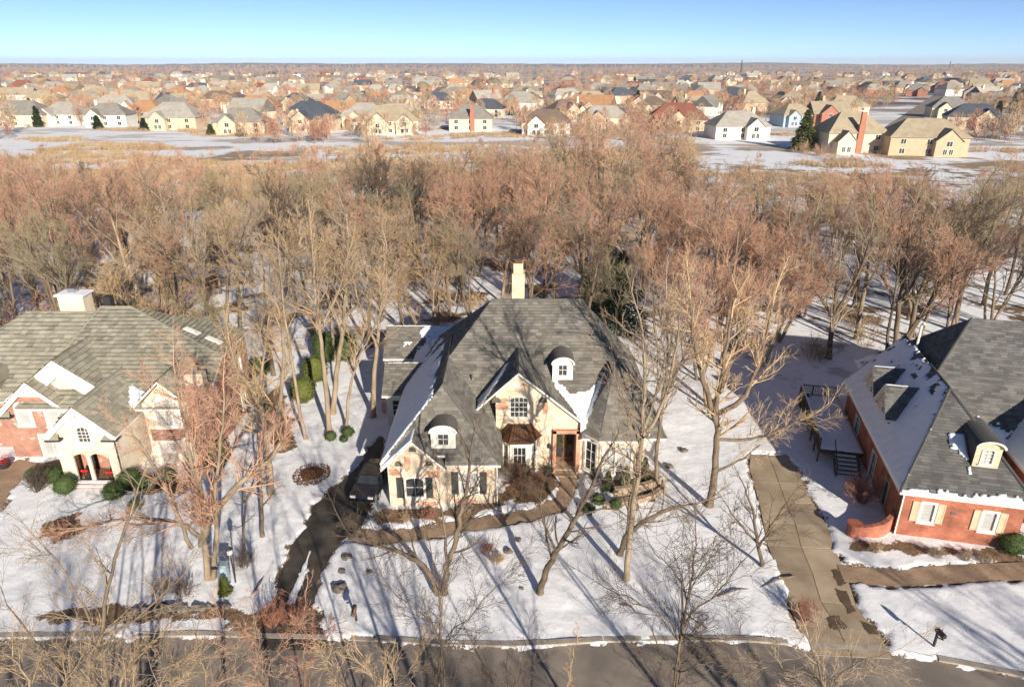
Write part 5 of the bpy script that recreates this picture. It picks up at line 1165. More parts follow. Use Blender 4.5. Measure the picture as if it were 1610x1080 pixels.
# ---- far trees
def puff(seed, h, rad, tw, n=230, w=.11):
    q = random.Random(seed); mb = MB(); mb.tube([(0, 0, -.3), (q.uniform(-.3, .3), 0, h * .6)], [.2, .08], 5, cap=False)
    for k in range(n):
        z = h * (.32 + .68 * q.random() ** .8); env = rad * math.sin(math.pi * min(1, (z / h - .2) / .85)) ** .7; a = q.random() * 6.28; r0 = env * q.random() ** .5; p = Vector((r0 * math.cos(a), r0 * math.sin(a), z))
        d = Vector((math.cos(a) * .6 + q.gauss(0, .3), math.sin(a) * .6 + q.gauss(0, .3), .9 + q.random())).normalized() * h * q.uniform(.10, .2); s = d.cross(Vector((q.gauss(0, 1), q.gauss(0, 1), q.gauss(0, 1)))).normalized() * w
        mb.face([p - d * .5 - s, p - d * .5 + s, p + d * .5])
    me = bpy.data.meshes.new('far_tree'); me.from_pydata(mb.v, [], mb.f); me.materials.append(TW[tw] if tw in TW else tw); return me
fs = [[src(puff(900 + i, h, r, tw))] for i, (h, r, tw) in enumerate(((12, 4.2, 'russet'), (14, 4.5, 'tan'), (11, 4.5, 'grey'), (13, 4, 'russet'), (10, 3.6, 'rust'), (13, 4.6, 'grey')))]
fp = []
def clear_of(x, y, m): return all((x - u_) ** 2 + (y - v_) ** 2 > m * m for u_, v_ in occ if abs(v_ - y) < m)
for _ in range(12500):
    y = 262 * (7600 / 262) ** (rr.random() ** 1.05); x = rr.uniform(-1, 1) * (.84 * y + 40)
    if y < 1600 and not clear_of(x, y, 12.5): continue
    if abs((x - ST_A.x) * ST_N.x + (y - ST_A.y) * ST_N.y) < 22 and 230 < y < 620: continue
    if y < 340 and noise.noise((x * .012, y * .012, 5)) < .12: continue
    if y < 1000 and rr.random() < (.38 if y < 420 else .12): continue
    fp.append((x, y, -.1, rr.uniform(.45, .9) * (1.4 if y > 1800 else 1) * (1.3 if y > 3500 else 1), rr.randrange(6)))
scatter('far_trees', 'bare trees between and beyond the far houses', 'trees', fp, fs)
# ---- conifers
def conifer(seed, h, r, m, n=1500, lf=.22):
    q = random.Random(seed); t = MB(); t.tube([(0, 0, -.2), (0, 0, h * .96)], [.05 * h * .5, .02], 6); c = MB()
    for k in range(n):
        u = q.random() ** .75; z = h * (.06 + .94 * (1 - u)); rad = r * u * (1 + .25 * noise.noise((z * .8, q.random() * .2, seed))) + .05; a = q.random() * 6.28 ; lay = .85 + .15 * math.cos(z * 9 / max(h, 1) * 3 + a * 2)
        r0 = rad * lay * (.35 + .65 * q.random() ** .5); p = Vector((r0 * math.cos(a), r0 * math.sin(a), z - .12 * r0)); d = Vector((math.cos(a), math.sin(a), q.uniform(-.5, .25))).normalized() * lf * q.uniform(.7, 1.6) * (1 + h * .05); s = Vector((-math.sin(a), math.cos(a), q.uniform(-.6, .6))).normalized() * lf * .45 * (1 + h * .04)
        c.face([p - s, p + d, p + s, p - d * .25])
    return t, c
def place_conifer(loc, h, r, label, m=M_green, seed=1, name='conifer', n=1500, lf=.22, group=None, cat='tree'):
    e = empty(name, loc, label, cat, group); t, c = conifer(seed, h, r, m, n, lf); t.build('trunk', M_barkdark, e, world=False); c.build('crown', m, e, world=False); return e
for i, (px, py, h, r, lab, m) in enumerate(((1262, 236, 13.5, 5.0, 'big dark green conifer by the snow field beside the tall chimney house', M_ygreen), (1566, 190, 10, 3., 'spruce beside the slate roofed cream house near the far street', M_dgreen), (1590, 178, 12, 3.2, 'tall spruce beyond the slate roofed cream house', M_dgreen), (1285, 172, 11, 4, 'broad pine standing above the brick gabled house', M_green),
        (62, 200, 9.5, 2.6, 'leaning spruce beside the white walled pale roofed house', M_green), (332, 213, 4.5, 2.0, 'small round evergreen beside the grey roofed sand coloured house', M_ygreen), (155, 203, 6, 2.4, 'round dark evergreen beside the white chimney house', M_dgreen), (228, 205, 5.5, 2.6, 'rounded dark evergreen before the big pale hipped house', M_dgreen),
        (48, 172, 7, 3.4, 'yellow green conifer beside a slate roof beyond the woods', M_ygreen), (272, 168, 9, 3.5, 'dark pine standing above the far rooftops', M_dgreen), (374, 178, 9, 3.6, 'broad dark pine beside the long orange brown roof', M_dgreen), (1002, 168, 11, 3, 'narrow dark spruce among far brown roofs', M_dgreen), (1560, 205, 7, 2.6, 'yellowish arborvitae at the slate roofed cream house corner', M_ygreen), (805, 182, 5, 2.4, 'small bright evergreen beside a slate roofed house', M_ygreen))):
    place_conifer(at(px, py), h, r, lab, m, 70 + i, n=2600 if i in (0, 3) else 1500, lf=.55)
place_conifer(at(985, 545) + Vector((0, 6, 0)), 9, 4.2, 'dark broad evergreen just behind the stone house roof', M_dgreen, 95, n=4000, lf=.22)
place_conifer(at(962, 520) + Vector((0, 9, 0)), 10, 4.0, 'ivy dark evergreen behind the stone house, beyond the broad one', M_dgreen, 96, n=4000, lf=.22)
# ============================================================ SHRUBS
def shrub(loc, rx, rz, m, label, n=900, leaf=.05, seed=1, core=True, name='shrub', group=None, stem=True):
    q = random.Random(seed); e = empty(name, loc, label, 'shrub', group); c = MB()
    for k in range(n):
        d = Vector((q.gauss(0, 1), q.gauss(0, 1), q.gauss(0, 1))).normalized(); f = (1 + .22 * noise.noise(d * 2.2 + Vector((seed, 0, 0)))) * q.uniform(.82, 1.04); p = Vector((d.x * rx * f, d.y * rx * f, rz + d.z * rz * f)); t = Vector((q.gauss(0, 1), q.gauss(0, 1), q.gauss(0, 1))).normalized(); s = t.cross(d).normalized() * leaf * .6
        c.face([p - t * leaf, p + s, p + t * leaf, p - s])
    c.build('foliage', m, e, world=False)
    if core:
        b = MB(); b.blob((0, 0, rz), (rx * .84, rx * .84, rz * .86), seed, 12, .14); b.build('inner_foliage', m, e, smooth=True, world=False)
    b = MB(); b.tube([(0, 0, -.15), (0, 0, rz * .6)], .05, 5); b.build('stem', M_barkdark, e, world=False); return e
BX = [((521, 693), .5, .42, 'round boxwood between two pale trunks'), ((548, 686), .55, .42, 'round boxwood at the edge of the house shadow'), ((541, 695), .32, .24, 'tiny boxwood between the two round ones'),
      ((940, 792), .5, .4, 'low boxwood on the snow beside the entry walkway'), ((968, 800), .45, .42, 'low boxwood on the snow before the bay wing'), ((925, 806), .5, .35, 'low leafy shrub by the bend of the entry walkway'),
      ((105, 776), .8, .75, 'clipped round boxwood nearest the arched porch steps'), ((84, 757), .85, .6, 'boxwood along the foot of the brick gable, beside the clipped one'), ((60, 754), .8, .5, 'boxwood under the brick gable windows'), ((205, 762), .9, .6, 'boxwood between the arched porch and the stucco bay'), ((232, 768), .9, .55, 'boxwood under the stucco bay window'), ((182, 782), .9, .55, 'dark boxwood at the foot of the porch steps'), ((262, 758), .8, .55, 'boxwood between the stucco bay and the brick chimney'), ((215, 800), .5, .4, 'small snow ringed shrub below the stucco bay'),
      ((1263, 643), .6, .75, 'dark leafless looking shrub alone on the blue shaded snow'), ((1590, 868), 1., .7, 'dark green shrub at the corner of the brick house')]
for i, (p, rx, rz, lab) in enumerate(BX): shrub(at(*p), rx, rz, M_dgreen if i in (14,) else M_green, lab, seed=200 + i, n=1100 if rx > .6 else 600)
for i, (p, h, r, lab) in enumerate((((955, 772), 1.7, .55, 'upright evergreen between the bay wing window and the portal'), ((983, 766), 1.8, .6, 'upright evergreen beneath the bay wing window'), ((1012, 758), 2.1, .7, 'largest upright evergreen at the bay wing corner'), ((938, 752), 1.5, .5, 'upright evergreen beside the brick portal'), ((355, 934), 1.25, .38, 'small bright cone shaped conifer beside the pale blue mailbox'))):
    place_conifer(at(*p), h, r, lab, M_ygreen if i > 1 else M_green, 130 + i, 'cone_shrub', 1600, .09, cat='shrub')
for i, (p, rx, rz, lab) in enumerate((((478, 632), 1.1, 1.2, 'yellow green evergreen shrub, lowest of the row under the pale trunks'), ((497, 600), 1.2, 1.3, 'yellow green evergreen shrub in the middle of the row under pale trunks'), ((512, 570), 1.2, 1.7, 'dark green evergreen shrub at the top of the row under pale trunks'), ((545, 566), 1.3, 1.5, 'green shrub beside the blue shadow behind the pale trunks'), ((340, 735), 1.1, 1.2, 'dark evergreen shrub at the foot of the brick chimney'), ((410, 590), 1.1, .9, 'green shrub behind the brick house side wall'))):
    shrub(at(*p), rx, rz, M_ygreen if i < 2 else M_green, lab, n=2200, leaf=.09, seed=240 + i, name='evergreen_shrub')
# twiggy shrubs
def twig_shrub(loc, h, sp, tw, label, seed, n=26, w=.007, leaves=None, name='twiggy_shrub', nl=900):
    q = random.Random(seed); segs = []; P = dict(levels=2, wig=.16, up=(.03, .04, .03, 0), rmin=w, kids=(6, 5, 3), t0=(.25, .2, .2), ang=(R(20), R(55)), len=(.55, .5, .5, .5))
    for k in range(n):
        an = q.random() * 6.28; d = _n((math.cos(an) * q.uniform(.1, .8) * sp / h, math.sin(an) * q.uniform(.1, .8) * sp / h, 1)); grow(segs, q, (math.cos(an) * .12, math.sin(an) * .12, -.05), d, h * q.uniform(.5, .8), w * 2.2, 0, P)
    e = empty(name, loc, label, 'shrub'); me = tubes(segs, TW[tw], 'twigs'); o = bpy.data.objects.new('twigs', me); COL.objects.link(o); o.parent = e
    if leaves:
        c = MB()
        for k in range(nl):
            s = q.choice(segs); p = Vector(s[1]) + Vector((q.gauss(0, .06), q.gauss(0, .06), q.gauss(0, .06))); t = Vector((q.gauss(0, 1), q.gauss(0, 1), q.gauss(0, 1))).normalized() * .07; c.face([p - t, p + t.cross(Vector((.3, .5, .8))).normalized() * .035, p + t])
        c.build('leaves', leaves, e, world=False)
    return e
twig_shrub(at(822, 775), 3.0, 2.2, 'dark', 'russet leaved small maple in the bed beside the bay window', 301, 30, .009, M_russet, 'small_maple', 5000)
twig_shrub(at(1355, 792), 2.6, 2.4, 'rust', 'wide reddish twigged shrub by the curved brick wall', 302, 40, .009)
twig_shrub(at(1262, 975), 1.6, 1.2, 'rust', 'rust coloured shrub at the edge of the concrete driveway', 303, 34, .006)
twig_shrub(at(60, 775), 2.4, 1.8, 'dark', 'dark bare ornamental shrub before the brick gable', 304, 30, .008)
for i, (p, h, s, tw, lab) in enumerate((((95, 850), 1.5, 1.3, 'rust', 'rusty round shrub in the mulch island on the tile roofed house lawn'), ((290, 940), 1.5, 1.2, 'dark', 'twiggy shrub on the snow beside the pale many stemmed tree'), ((258, 935), 1.3, 1.1, 'grey', 'greyish twiggy shrub near the dark edging stones'), ((385, 895), 1.6, 1.0, 'dark', 'dense dark twiggy shrub behind the pale blue mailbox'), ((430, 985), 1.9, 1.6, 'rust', 'red twigged shrub at the foot of the dark driveway'), ((470, 985), 1.7, 1.4, 'rust', 'red twigged shrub at the kerb before the dark driveway'),
        ((605, 815), 1.0, .9, 'grey', 'brown dormant shrub at the garage corner'), ((640, 818), .9, .9, 'tan', 'tan dormant shrub under the arched garage window'), ((675, 815), .9, .9, 'rust', 'rusty dormant shrub between the two garage windows'), ((735, 806), .9, .9, 'grey', 'brown dormant shrub under the second garage window'), ((765, 868), .9, .9, 'rust', 'russet dead grass clump on the lawn below the walkway'), ((780, 885), .8, .8, 'tan', 'tan dead grass clump beside the russet one'),
        ((1375, 868), .9, .7, 'tan', 'tan twig clump at the foot of the orange brick wall'), ((1470, 876), .9, .8, 'grey', 'bare twig shrub under the first tan shutters'), ((1515, 880), .8, .8, 'grey', 'bare twig shrub between the two shuttered windows'), ((1545, 884), .8, .8, 'grey', 'bare twig shrub under the second tan shutters'), ((1300, 715), 1.2, .8, 'dark', 'dark twig shrub at the foot of the deck stairs'), ((445, 708), 1.0, 1.3, 'grey', 'low brown brush under the pale forked tree'), ((545, 830), 1.0, 1.2, 'grey', 'grey brush beside the dark driveway'), ((855, 770), .9, .8, 'dark', 'dark shrub by the entry planter'))):
    twig_shrub(at(*p), h, s, tw, lab, 320 + i, 24, .006)
# ============================================================ SMALL THINGS
rr = random.Random(9)
def mailbox(loc, rz, m, label, post=M_dark, lean=0):
    e = empty('mailbox', loc, label, 'mailbox', rz=rz); e.rotation_euler = (lean, 0, rz)
    a = MB(); a.box((-.05, -.05, -.2), (.05, .05, 1.05)); a.bar((0, .0, .75), (0, -.42, .95), .05, .05); a.build('post', post, e, world=False)
    b = MB(); pr = arch_outline(0, 1.05, .22, .26, .11, 8); pts = [(p[0], p[1]) for p in pr]
    f0 = [(x, -.45, z) for x, z in pts]; f1 = [(x, .12, z) for x, z in pts]; b.face(f0); b.face(f1[::-1])
    for i in range(len(pts)): j = (i + 1) % len(pts); b.face([f0[i], f1[i], f1[j], f0[j]])
    bo = b.build('box', m, e, world=False); d = MB(); d.box((-.02, -.48, 1.22), (.02, -.45, 1.27)); d.build('door_handle', M_chrome, bo, world=False)
    f = MB(); f.bar((.125, -.1, 1.12), (.125, -.1, 1.34), .02, .05); f.build('flag', M_tail, e, world=False); return e
mailbox(at(1467, 1018), R(10), M_dark, 'black mailbox on a post in the snow near the brick house kerb')
mailbox(at(561, 978), 0, M_dark, 'black mailbox on a leaning post beside the dark driveway', lean=.12)
e = empty('mailbox', at(356, 918), 'pale blue grey mailbox cabinet with a side arm under the pale many stemmed tree', 'mailbox')
a = MB(); a.box((-.22, -.18, -.1), (.22, .18, 1.45)); a.box((-.26, -.22, 1.45), (.26, .22, 1.52)); a.build('cabinet', M_teal, e, world=False)
a = MB(); a.box((-.7, -.08, 1.1), (-.22, .08, 1.2)); a.build('side_arm', M_dark, e, world=False)
a = MB(); a.box((-.15, -.21, .75), (.15, -.185, 1.3)); dd = a.build('door', M_teal, e, world=False); a = MB(); a.box((.08, -.24, 1.0), (.11, -.21, 1.08)); a.build('handle', M_chrome, dd, world=False)
e = empty('lamp_post', at(371, 918), 'thin dark lamp post beside the pale blue grey mailbox cabinet', 'lamp post')
a = MB(); a.tube([(0, 0, -.1), (0, 0, 2.1)], .045, 8); a.build('post', M_dark, e, world=False)
a = MB(); a.lathe([(.05, 2.1), (.16, 2.2), (.16, 2.5), (.02, 2.65)], n=8); a.build('lantern', M_lamp, e, world=False); a = MB(); a.lathe([(.2, 2.5), (.02, 2.72)], n=8); a.build('lantern_cap', M_dark, e, world=False)
# car beside the garage
def car(loc, rz):
    e = empty('parked_car', loc, 'black car parked in the shadow by the garage doors', 'car', rz=rz); L, Wd = 4.7, 1.82; b = MB()
    prof = [(-2.35, .35), (-2.38, .62), (-2.25, .82), (-1.2, .95), (-.62, 1.38), (.75, 1.42), (1.55, 1.0), (2.2, .92), (2.36, .6), (2.33, .35)]
    def wd(z): return Wd / 2 * (1 - max(0, z - .9) * .32)
    for s in (-1, 1): b.face([(x, s * wd(z), z) for x, z in (prof if s < 0 else prof[::-1])])
    for (x0, z0), (x1, z1) in zip(prof, prof[1:] + prof[:1]): b.face([(x0, wd(z0), z0), (x1, wd(z1), z1), (x1, -wd(z1), z1), (x0, -wd(z0), z0)])
    b.build('body', M_carpaint, e, world=False)
    for nm, p in (('windscreen', [(-1.14, .99), (-.68, 1.35)]), ('rear_window', [(1.48, 1.03), (.82, 1.39)])):
        m = MB(); (x0, z0), (x1, z1) = p; k = .02 * (-1 if x0 < 0 else 1); m.face([(x0 + k, -wd(z0) + .12, z0 + .01), (x0 + k, wd(z0) - .12, z0 + .01), (x1 + k, wd(z1) - .12, z1 + .01), (x1 + k, -wd(z1) + .12, z1 + .01)]); m.build(nm, M_glass, e, world=False)
    for s in (-1, 1):
        for xa, xb in ((-.95, .05), (.12, 1.25)):
            m = MB(); m.face([(xa, s * (wd(.98) + .012), .98), (xb, s * (wd(.98) + .012), .98), (min(xb, .78), s * (wd(1.33) + .012), 1.33), (max(xa, -.58), s * (wd(1.33) + .012), 1.33)]); m.build('side_window', M_glass, e, world=False)
        for x in (-1.45, 1.4):
            m = MB(); m.tube([(x, s * .72, .33), (x, s * .93, .33)], .33, 18); t = m.build('wheel', M_rubber, e, world=False); m = MB(); m.tube([(x, s * .9, .33), (x, s * .945, .33)], .2, 12); m.build('rim', M_chrome, t, world=False)
        m = MB(); m.box((-2.4, s * .62 - .18, .62), (-2.28, s * .62 + .18, .76)); m.build('headlight', M_lamp, e, world=False)
        m = MB(); m.box((2.26, s * .65 - .16, .66), (2.38, s * .65 + .16, .82)); m.build('tail_light', M_tail, e, world=False)
        m = MB(); m.box((-.85, s * .93 - .08, .98), (-.7, s * .93 + .08, 1.08)); m.build('mirror', M_carpaint, e, world=False)
car((-9.9, 41.3, .02), R(82))
# bench and flag in the shadow beside the house
e = empty('garden_bench', at(621, 636), 'white garden bench on the shaded snow beside the stone house', 'bench', rz=R(62))
for k in range(4):
    a = MB(); a.box((-.85, -.28 + k * .15, .42), (.85, -.16 + k * .15, .46)); a.build('seat_slat', M_white, e, world=False)
for k in range(3):
    a = MB(); a.box((-.85, .33, .55 + k * .16), (.85, .37, .67 + k * .16)); a.build('back_slat', M_white, e, world=False)
for x in (-.75, .75):
    for y in (-.24, .3): a = MB(); a.box((x - .04, y - .04, -.1), (x + .04, y + .04, .42 if y < 0 else 1.05)); a.build('leg', M_white, e, world=False)
e = empty('garden_flag', at(603, 652), 'faded pink flag hanging from a slanted white pole by the stone house', 'flag')
a = MB(); a.tube([(.0, 0, -.1), (0, 0, .9), (-.25, -.1, 1.5)], .025, 6); a.build('pole', M_white, e, world=False)
a = MB()
for k in range(8):
    z0 = 1.35 - k * .13; z1 = z0 - .13; f = lambda t, z: (-.15 + t * .45, -.08 + .07 * math.sin(t * 7 + z * 3), z - .08 * t)
    for j in range(5): a.face([f(j / 5, z0), f((j + 1) / 5, z0), f((j + 1) / 5, z1), f(j / 5, z1)])
a.build('cloth', M_pink, e, smooth=True, world=False)
# planters
def planter(loc, label, h=.5, r=.28, topm=M_dgreen, bow=None):
    e = empty('planter', loc, label, 'planter'); a = MB(); a.lathe([(0, 0), (r * .65, 0), (r, h * .85), (r * 1.08, h * .9), (r * 1.08, h), (r * .9, h), (0, h * .93)], n=14); a.build('pot', M_dark, e, world=False)
    q = random.Random(4); c = MB()
    for k in range(160):
        d = Vector((q.gauss(0, 1), q.gauss(0, 1), abs(q.gauss(0, 1)))).normalized() * r * q.uniform(.6, 1.3); t = Vector((q.gauss(0, 1), q.gauss(0, 1), q.gauss(0, 1))).normalized() * .08; p = Vector((0, 0, h)) + d; c.face([p - t, p + t.cross(d).normalized() * .03, p + t])
    c.build('greens', topm, e, world=False)
    if bow:
        b = MB()
        for s in (-1, 1): b.blob((s * .14, -r, h + .22), (.15, .06, .11), 3, 8)
        b.bar((-.03, -r - .02, h + .2), (-.1, -r - .04, h - .1), .06, .02); b.bar((.03, -r - .02, h + .2), (.1, -r - .04, h - .1), .06, .02); b.build('bow', bow, e, world=False)
planter(Vector((2.62, 42.6, .05)), 'round dark planter at the foot of the brick portal', .55, .38)
planter(Vector((-30.75, 42.2, .1)), 'planter with a big red bow inside the narrower porch arch', .6, .3, bow=M_red)
planter(Vector((-28.9, 42.1, .1)), 'planter with a red bow inside the wider porch arch', .55, .32, bow=M_red)
planter(at(8, 735), 'planter with red blooms beside the court of the tile roofed house', .5, .45, topm=M_red)
# stone terraces by the bay wing
for k, (pts, h, lab) in enumerate((([(948, 800), (985, 795), (1022, 786), (1044, 772)], .45, 'lower curved fieldstone terrace wall beside the bay wing'), ([(965, 782), (995, 778), (1022, 772), (1036, 762)], .8, 'upper curved fieldstone terrace wall beside the bay wing'))):
    A, B = ribbon(pts, .35); c = (A + B) / 2; e = empty('terrace_wall', (*c[0], 0), lab, 'stone wall'); n_ = len(c); row = 0
    for zz in np.arange(.0, h, .16):
        i = 0; row += 1; s = .0 if row % 2 else .2; Lc = np.concatenate([[0], np.cumsum(np.hypot(*np.diff(c, axis=0).T))])
        while s < Lc[-1] - .1:
            w = rr.uniform(.3, .55); P0 = Vector((np.interp(s, Lc, c[:, 0]), np.interp(s, Lc, c[:, 1]), zz + .08)); P1 = Vector((np.interp(min(s + w - .02, Lc[-1]), Lc, c[:, 0]), np.interp(min(s + w - .02, Lc[-1]), Lc, c[:, 1]), zz + .08)); s += w
            if (P1 - P0).length < .08: continue
            a = MB(); a.bar(P0, P1, .34 + rr.uniform(-.04, .04), .15); a.build('stone', M_stone, e)
# curved brick wall with round pillar
e = empty('curved_brick_wall', at(1345, 840), 'low curved orange brick wall ending in a round pillar', 'brick wall')
cpt = [(1343, 842), (1365, 845), (1385, 843), (1400, 830), (1408, 812)]; A, B = ribbon(cpt, .28); a = MB(); hs = np.linspace(.75, 1.5, len(A))
for i in range(len(A) - 1):
    a0, a1, b0, b1 = [Vector((*q, 0)) for q in (A[i], A[i + 1], B[i], B[i + 1])]; h0, h1 = Z * hs[i], Z * hs[i + 1]
    a.face([b0, b1, b1 + h1, b0 + h0]); a.face([a1, a0, a0 + h0, a1 + h1]); a.face([a0 + h0, b0 + h0, b1 + h1, a1 + h1])
a.face([Vector((*A[0], 0)), Vector((*B[0], 0)), Vector((*B[0], hs[0])), Vector((*A[0], hs[0]))]); a.build('wall_run', M_brickR, e)
a = MB(); c = at(1340, 842); a.lathe([(.42, -.1), (.42, .9), (.47, .92), (.47, 1.0), (0, 1.02)], c, 16); a.build('pillar', M_brickR, e)
# deck: posts, rails, boards, stairs
D3 = empty('raised_deck', H3.location, 'dark wooden raised deck with railings and stairs beside the brick house', 'deck', rz=R(-13)); DZ = 1.15
dx0, dx1, dy0, dy1 = -3.3, -.25, 8.0, 17.5
for k in range(int((dx1 - dx0) / .16)):
    a = MB(); a.box((dx0 + k * .16, dy0, DZ - .05), (dx0 + k * .16 + .145, dy1, DZ)); a.build('board', M_deck, D3, world=False)
a = MB(); a.box((dx0, dy0, DZ - .3), (dx0 + .06, dy1, DZ - .052)); a.box((dx0, dy0, DZ - .3), (dx1, dy0 + .06, DZ - .052)); a.build('joist_frame', M_deck, D3, world=False)
snow_patch(D3, [(dx0 + .1, dy0 + .1, DZ), (dx1, dy0 + .1, DZ), (dx1, dy1 - .1, DZ), (dx0 + .1, dy1 - .1, DZ)], lambda s, t, w, h: 1., .08, .25, world=False, seed=50, name='deck_snow')
for k in range(7):
    y = dy0 + .05 + k * (dy1 - dy0 - .1) / 6; a = MB(); a.box((dx0 - .05, y - .05, -.15), (dx0 + .05, y + .05, DZ + 1.0)); a.build('post', M_deck, D3, world=False)
for x in (-2.3, -1.3): a = MB(); a.box((x - .05, dy1 - .1, -.15), (x + .05, dy1, DZ + 1.0)); a.build('post', M_deck, D3, world=False)
for p, q in (((dx0, dy0, 0), (dx0, dy1, 0)), ((dx0, dy1 - .05, 0), (dx1, dy1 - .05, 0))):
    for z in (DZ + .98, DZ + .12): a = MB(); a.bar(Vector(p) + Z * z, Vector(q) + Z * z, .1, .05); a.build('rail', M_deck, D3, world=False)
    L = (Vector(q) - Vector(p)).length
    for k in range(int(L / .16)):
        c = Vector(p).lerp(Vector(q), (k + .5) / int(L / .16)); a = MB(); a.box((c.x - .018, c.y - .018, DZ + .12), (c.x + .018, c.y + .018, DZ + .98)); a.build('baluster', M_deck, D3, world=False)
a = MB(); a.bar((dx0, dy0 + .05, DZ + 1.02), (dx0, dy1, DZ + 1.02), .11, .03); a.build('rail_snow', M_snow, D3, world=False)
for k in range(6):
    a = MB(); a.box((-2.3, dy0 - .3 * (k + 1), DZ - .19 * (k + 1) - .05), (-.6, dy0 - .3 * k - .02, DZ - .19 * (k + 1))); st = a.build('tread', M_deck, D3, world=False)
    a = MB(); a.box((-2.2, dy0 - .3 * (k + 1) + .04, DZ - .19 * (k + 1) + .003), (-.75, dy0 - .3 * k - .06, DZ - .19 * (k + 1) + .05)); a.build('tread_snow', M_snow, st, world=False)
for x in (-2.32, -.58):
    a = MB(); a.bar((x, dy0, DZ - .1), (x, dy0 - 1.9, -.05), .05, .25); a.build('stringer', M_deck, D3, world=False)
a = MB(); a.bar((-2.34, dy0, DZ + .95), (-2.34, dy0 - 1.9, .85), .07, .05); a.build('rail', M_deck, D3, world=False)
a = MB(); a.box((-2.38, dy0 - 1.9, -.1), (-2.3, dy0 - 1.82, .9)); a.build('post', M_deck, D3, world=False)
# patio table behind the tile-roofed house
e = empty('patio_table', at(387, 610), 'white topped patio table behind the brick side wall', 'table'); a = MB(); a.box((-.7, -.45, .7), (.7, .45, .76)); a.build('table_top', M_white, e, world=False)
for x in (-.6, .6):
    for y in (-.36, .36): a = MB(); a.box((x - .04, y - .04, -.1), (x + .04, y + .04, .7)); a.build('leg', M_white, e, world=False)
a = MB(); a.box((-.62, -.4, .762), (.62, .4, .86)); a.build('table_snow', M_snow, e, world=False)
# edging stones and scattered rocks
for k in range(17):
    px = 205 + k * 9.4; p = at(px, 962 - k * .35 + rr.uniform(-3, 3)); a = MB(); s = rr.uniform(.18, .34); a.blob((0, 0, s * .4), (s * 1.2, s * .8, s * .8), k, 9, .25); o = a.build('edging_stone', M_rock, smooth=False); o.location = p; tag(o, 'dark edging stone in the row along the snowy kerb strip', 'stone', 'dark edging stones')
for k, (px, py, s, lab) in enumerate(((545, 878, .3, 'brown rock on the lawn beside the dark driveway bend'), (538, 900, .22, 'small brown rock near the dark driveway edge'), (533, 928, .42, 'flat brown rock at the dark driveway edge'), (581, 900, .18, 'tiny rock on the front lawn snow'), (800, 868, .25, 'dark stone below the paver walkway'), (815, 850, .2, 'small dark stone just under the paver walkway'), (1052, 735, .3, 'rust coloured stone on the snow beside the bay wing'), (1075, 710, .3, 'grey stone on the snow slope beside the bay wing'), (820, 926, .14, 'small brown clod on the front lawn'), (168, 772, .25, 'dark stone before the porch steps'))):
    a = MB(); a.blob((0, 0, s * .35), (s * 1.1, s, s * .6), k + 40, 9, .25); o = a.build('lawn_rock', M_rock); o.location = at(px, py, .06); tag(o, lab, 'rock')
# leaf mound
e = empty('leaf_mound', at(491, 748), 'mound of brown leaves on the snow beside the dark driveway', 'leaf pile'); q = random.Random(6)
a = MB(); a.blob((0, 0, -.12), (1.0, 1.15, .42), 31, 26, .16); a.build('heap', M_mulch, e, world=False)
a = MB()
for k in range(900):
    an = q.random() * 6.28; r0 = q.random() ** .5 * 1.35; p = Vector((r0 * math.cos(an), r0 * math.sin(an) * 1.12, max(.12, .34 * (1 - (r0 / 1.1) ** 2)) + q.random() * .08)); t = Vector((q.gauss(0, 1), q.gauss(0, 1), q.gauss(0, .5))).normalized() * q.uniform(.05, .11); w = t.cross(Vector((0, 0, 1))).normalized() * .05
    a.face([p - t, p + w, p + t, p - w])
tag(a.build('leaves', M_russet, e, world=False), kind='stuff')
# fallen branches on the snow
for k, (p, q, lab) in enumerate((((1250, 905), (1190, 925), 'curved pale branch lying on snow near the concrete driveway'), ((975, 950), (1000, 962), 'dark branch lying on the front lawn snow'), ((395, 935), (415, 905), 'dark bent branch lying beside the dark driveway foot'), ((1128, 938), (1180, 925), 'pale stick lying on the lawn near the small spreading tree'))):
    A, B = at(*p, .12), at(*q, .12); m_ = (A + B) / 2 + Vector((.15, .1, .12)); a = MB(); a.tube([A - A, m_ - A, B - A], [.05, .045, .015], 6); o = a.build('fallen_branch', M_barkmid if k != 1 else M_barkdark); o.location = A; tag(o, lab, 'branch')
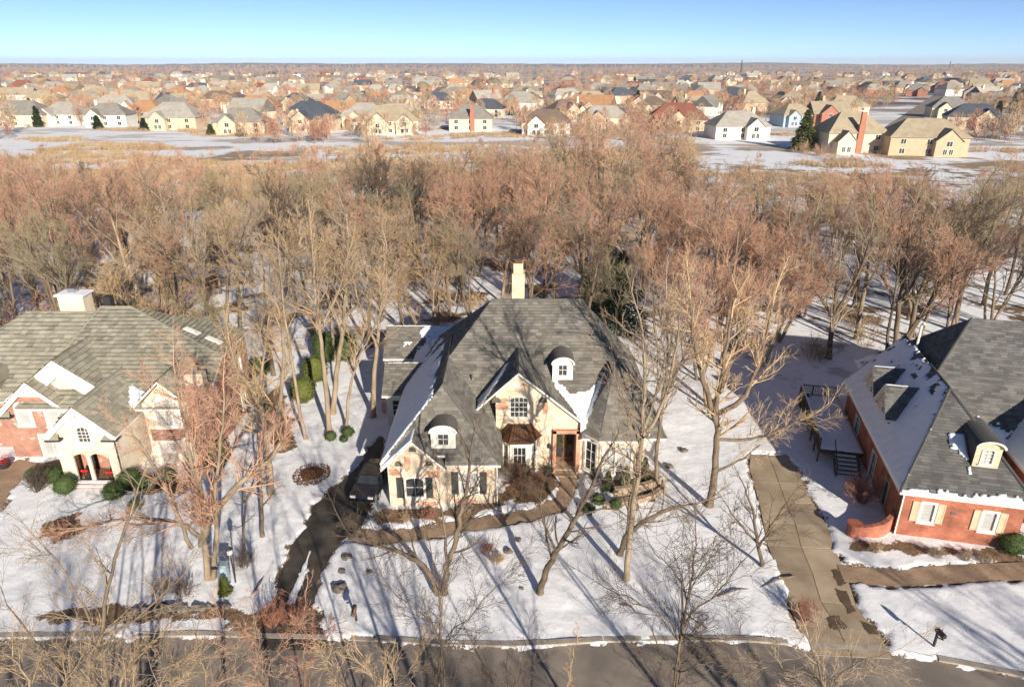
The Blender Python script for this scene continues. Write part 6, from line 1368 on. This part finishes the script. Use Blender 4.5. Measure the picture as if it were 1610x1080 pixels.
# radio mast and power pylon on the skyline
def mast(px, py_top, Y, label, w):
    tp = aty(px, py_top, Y); e = empty('radio_mast', (tp.x, Y, 0), label, 'mast'); a = MB(); h = tp.z
    for s, t in ((-1, -1), (1, -1), (1, 1), (-1, 1)): a.bar((s * w, t * w, 0), (s * w * .35, t * w * .35, h), w * .28, w * .28)
    for k in range(12):
        z0, z1 = h * k / 12, h * (k + 1) / 12; a0, a1 = w * (1 - .65 * k / 12), w * (1 - .65 * (k + 1) / 12); a.bar((-a0, -a0, z0), (a1, -a1, z1), w * .16, w * .16); a.bar((a0, a0, z0), (-a1, a1, z1), w * .16, w * .16)
    a.build('lattice', M_dark, e, world=False); b = MB(); b.tube([(0, 0, h), (0, 0, h * 1.12)], w * .12, 5); b.build('antenna', M_dark, e, world=False)
mast(1167, 95, 1900, 'dark lattice mast standing above the far woods', 1.6)
mast(1495, 97, 3200, 'faint pylon on the skyline beyond the far street', 2.5)
# low ridges at the horizon
def hills():
    mb = MB(); N = 160
    for (Y, h0, am, sd) in ((5600, 6, 16, 1), (7800, 16, 26, 2)):
        base = len(mb.v)
        for i in range(N + 1):
            x = (i / N - .5) * 2 * (.95 * Y); z = h0 + am * max(0, noise.noise((x * .0006, sd, 0)) + .35) + 5 * noise.noise((x * .006, sd, 3)) + 4 * noise.noise((x * .02, sd, 8))
            for (yy, zz) in ((Y - 260, -2), (Y - 60, z * .8), (Y, z), (Y + 700, -2)): mb.v.append((x, yy, zz))
        for i in range(N):
            for k in range(3): q = base + i * 4 + k; mb.f.append((q, q + 4, q + 5, q + 1)); mb.m.append(0); mb.t.append(.5)
    tag(mb.build('hills', mat('far_woodland_hills', (.10, .085, .075), (.17, .14, .12), .01, .95)), 'low wooded ridges at the horizon', kind='structure')
hills()
# air: haze over the whole view
hz = MB(); hz.box((-9500, -320, -3), (9500, 12500, 92)); ho = hz.build('haze', bpy.data.materials.new('haze_air')); tag(ho, 'thin winter haze over the whole view', kind='stuff')
hm = ho.data.materials[0]; hm.use_nodes = True; hn = hm.node_tree.nodes; hn.clear(); ou = hn.new('ShaderNodeOutputMaterial'); pv = hn.new('ShaderNodeVolumePrincipled')
pv.inputs['Color'].default_value = (.80, .88, 1, 1); pv.inputs['Density'].default_value = .000085; pv.inputs['Anisotropy'].default_value = .0
hm.node_tree.links.new(pv.outputs[0], ou.inputs['Volume'])
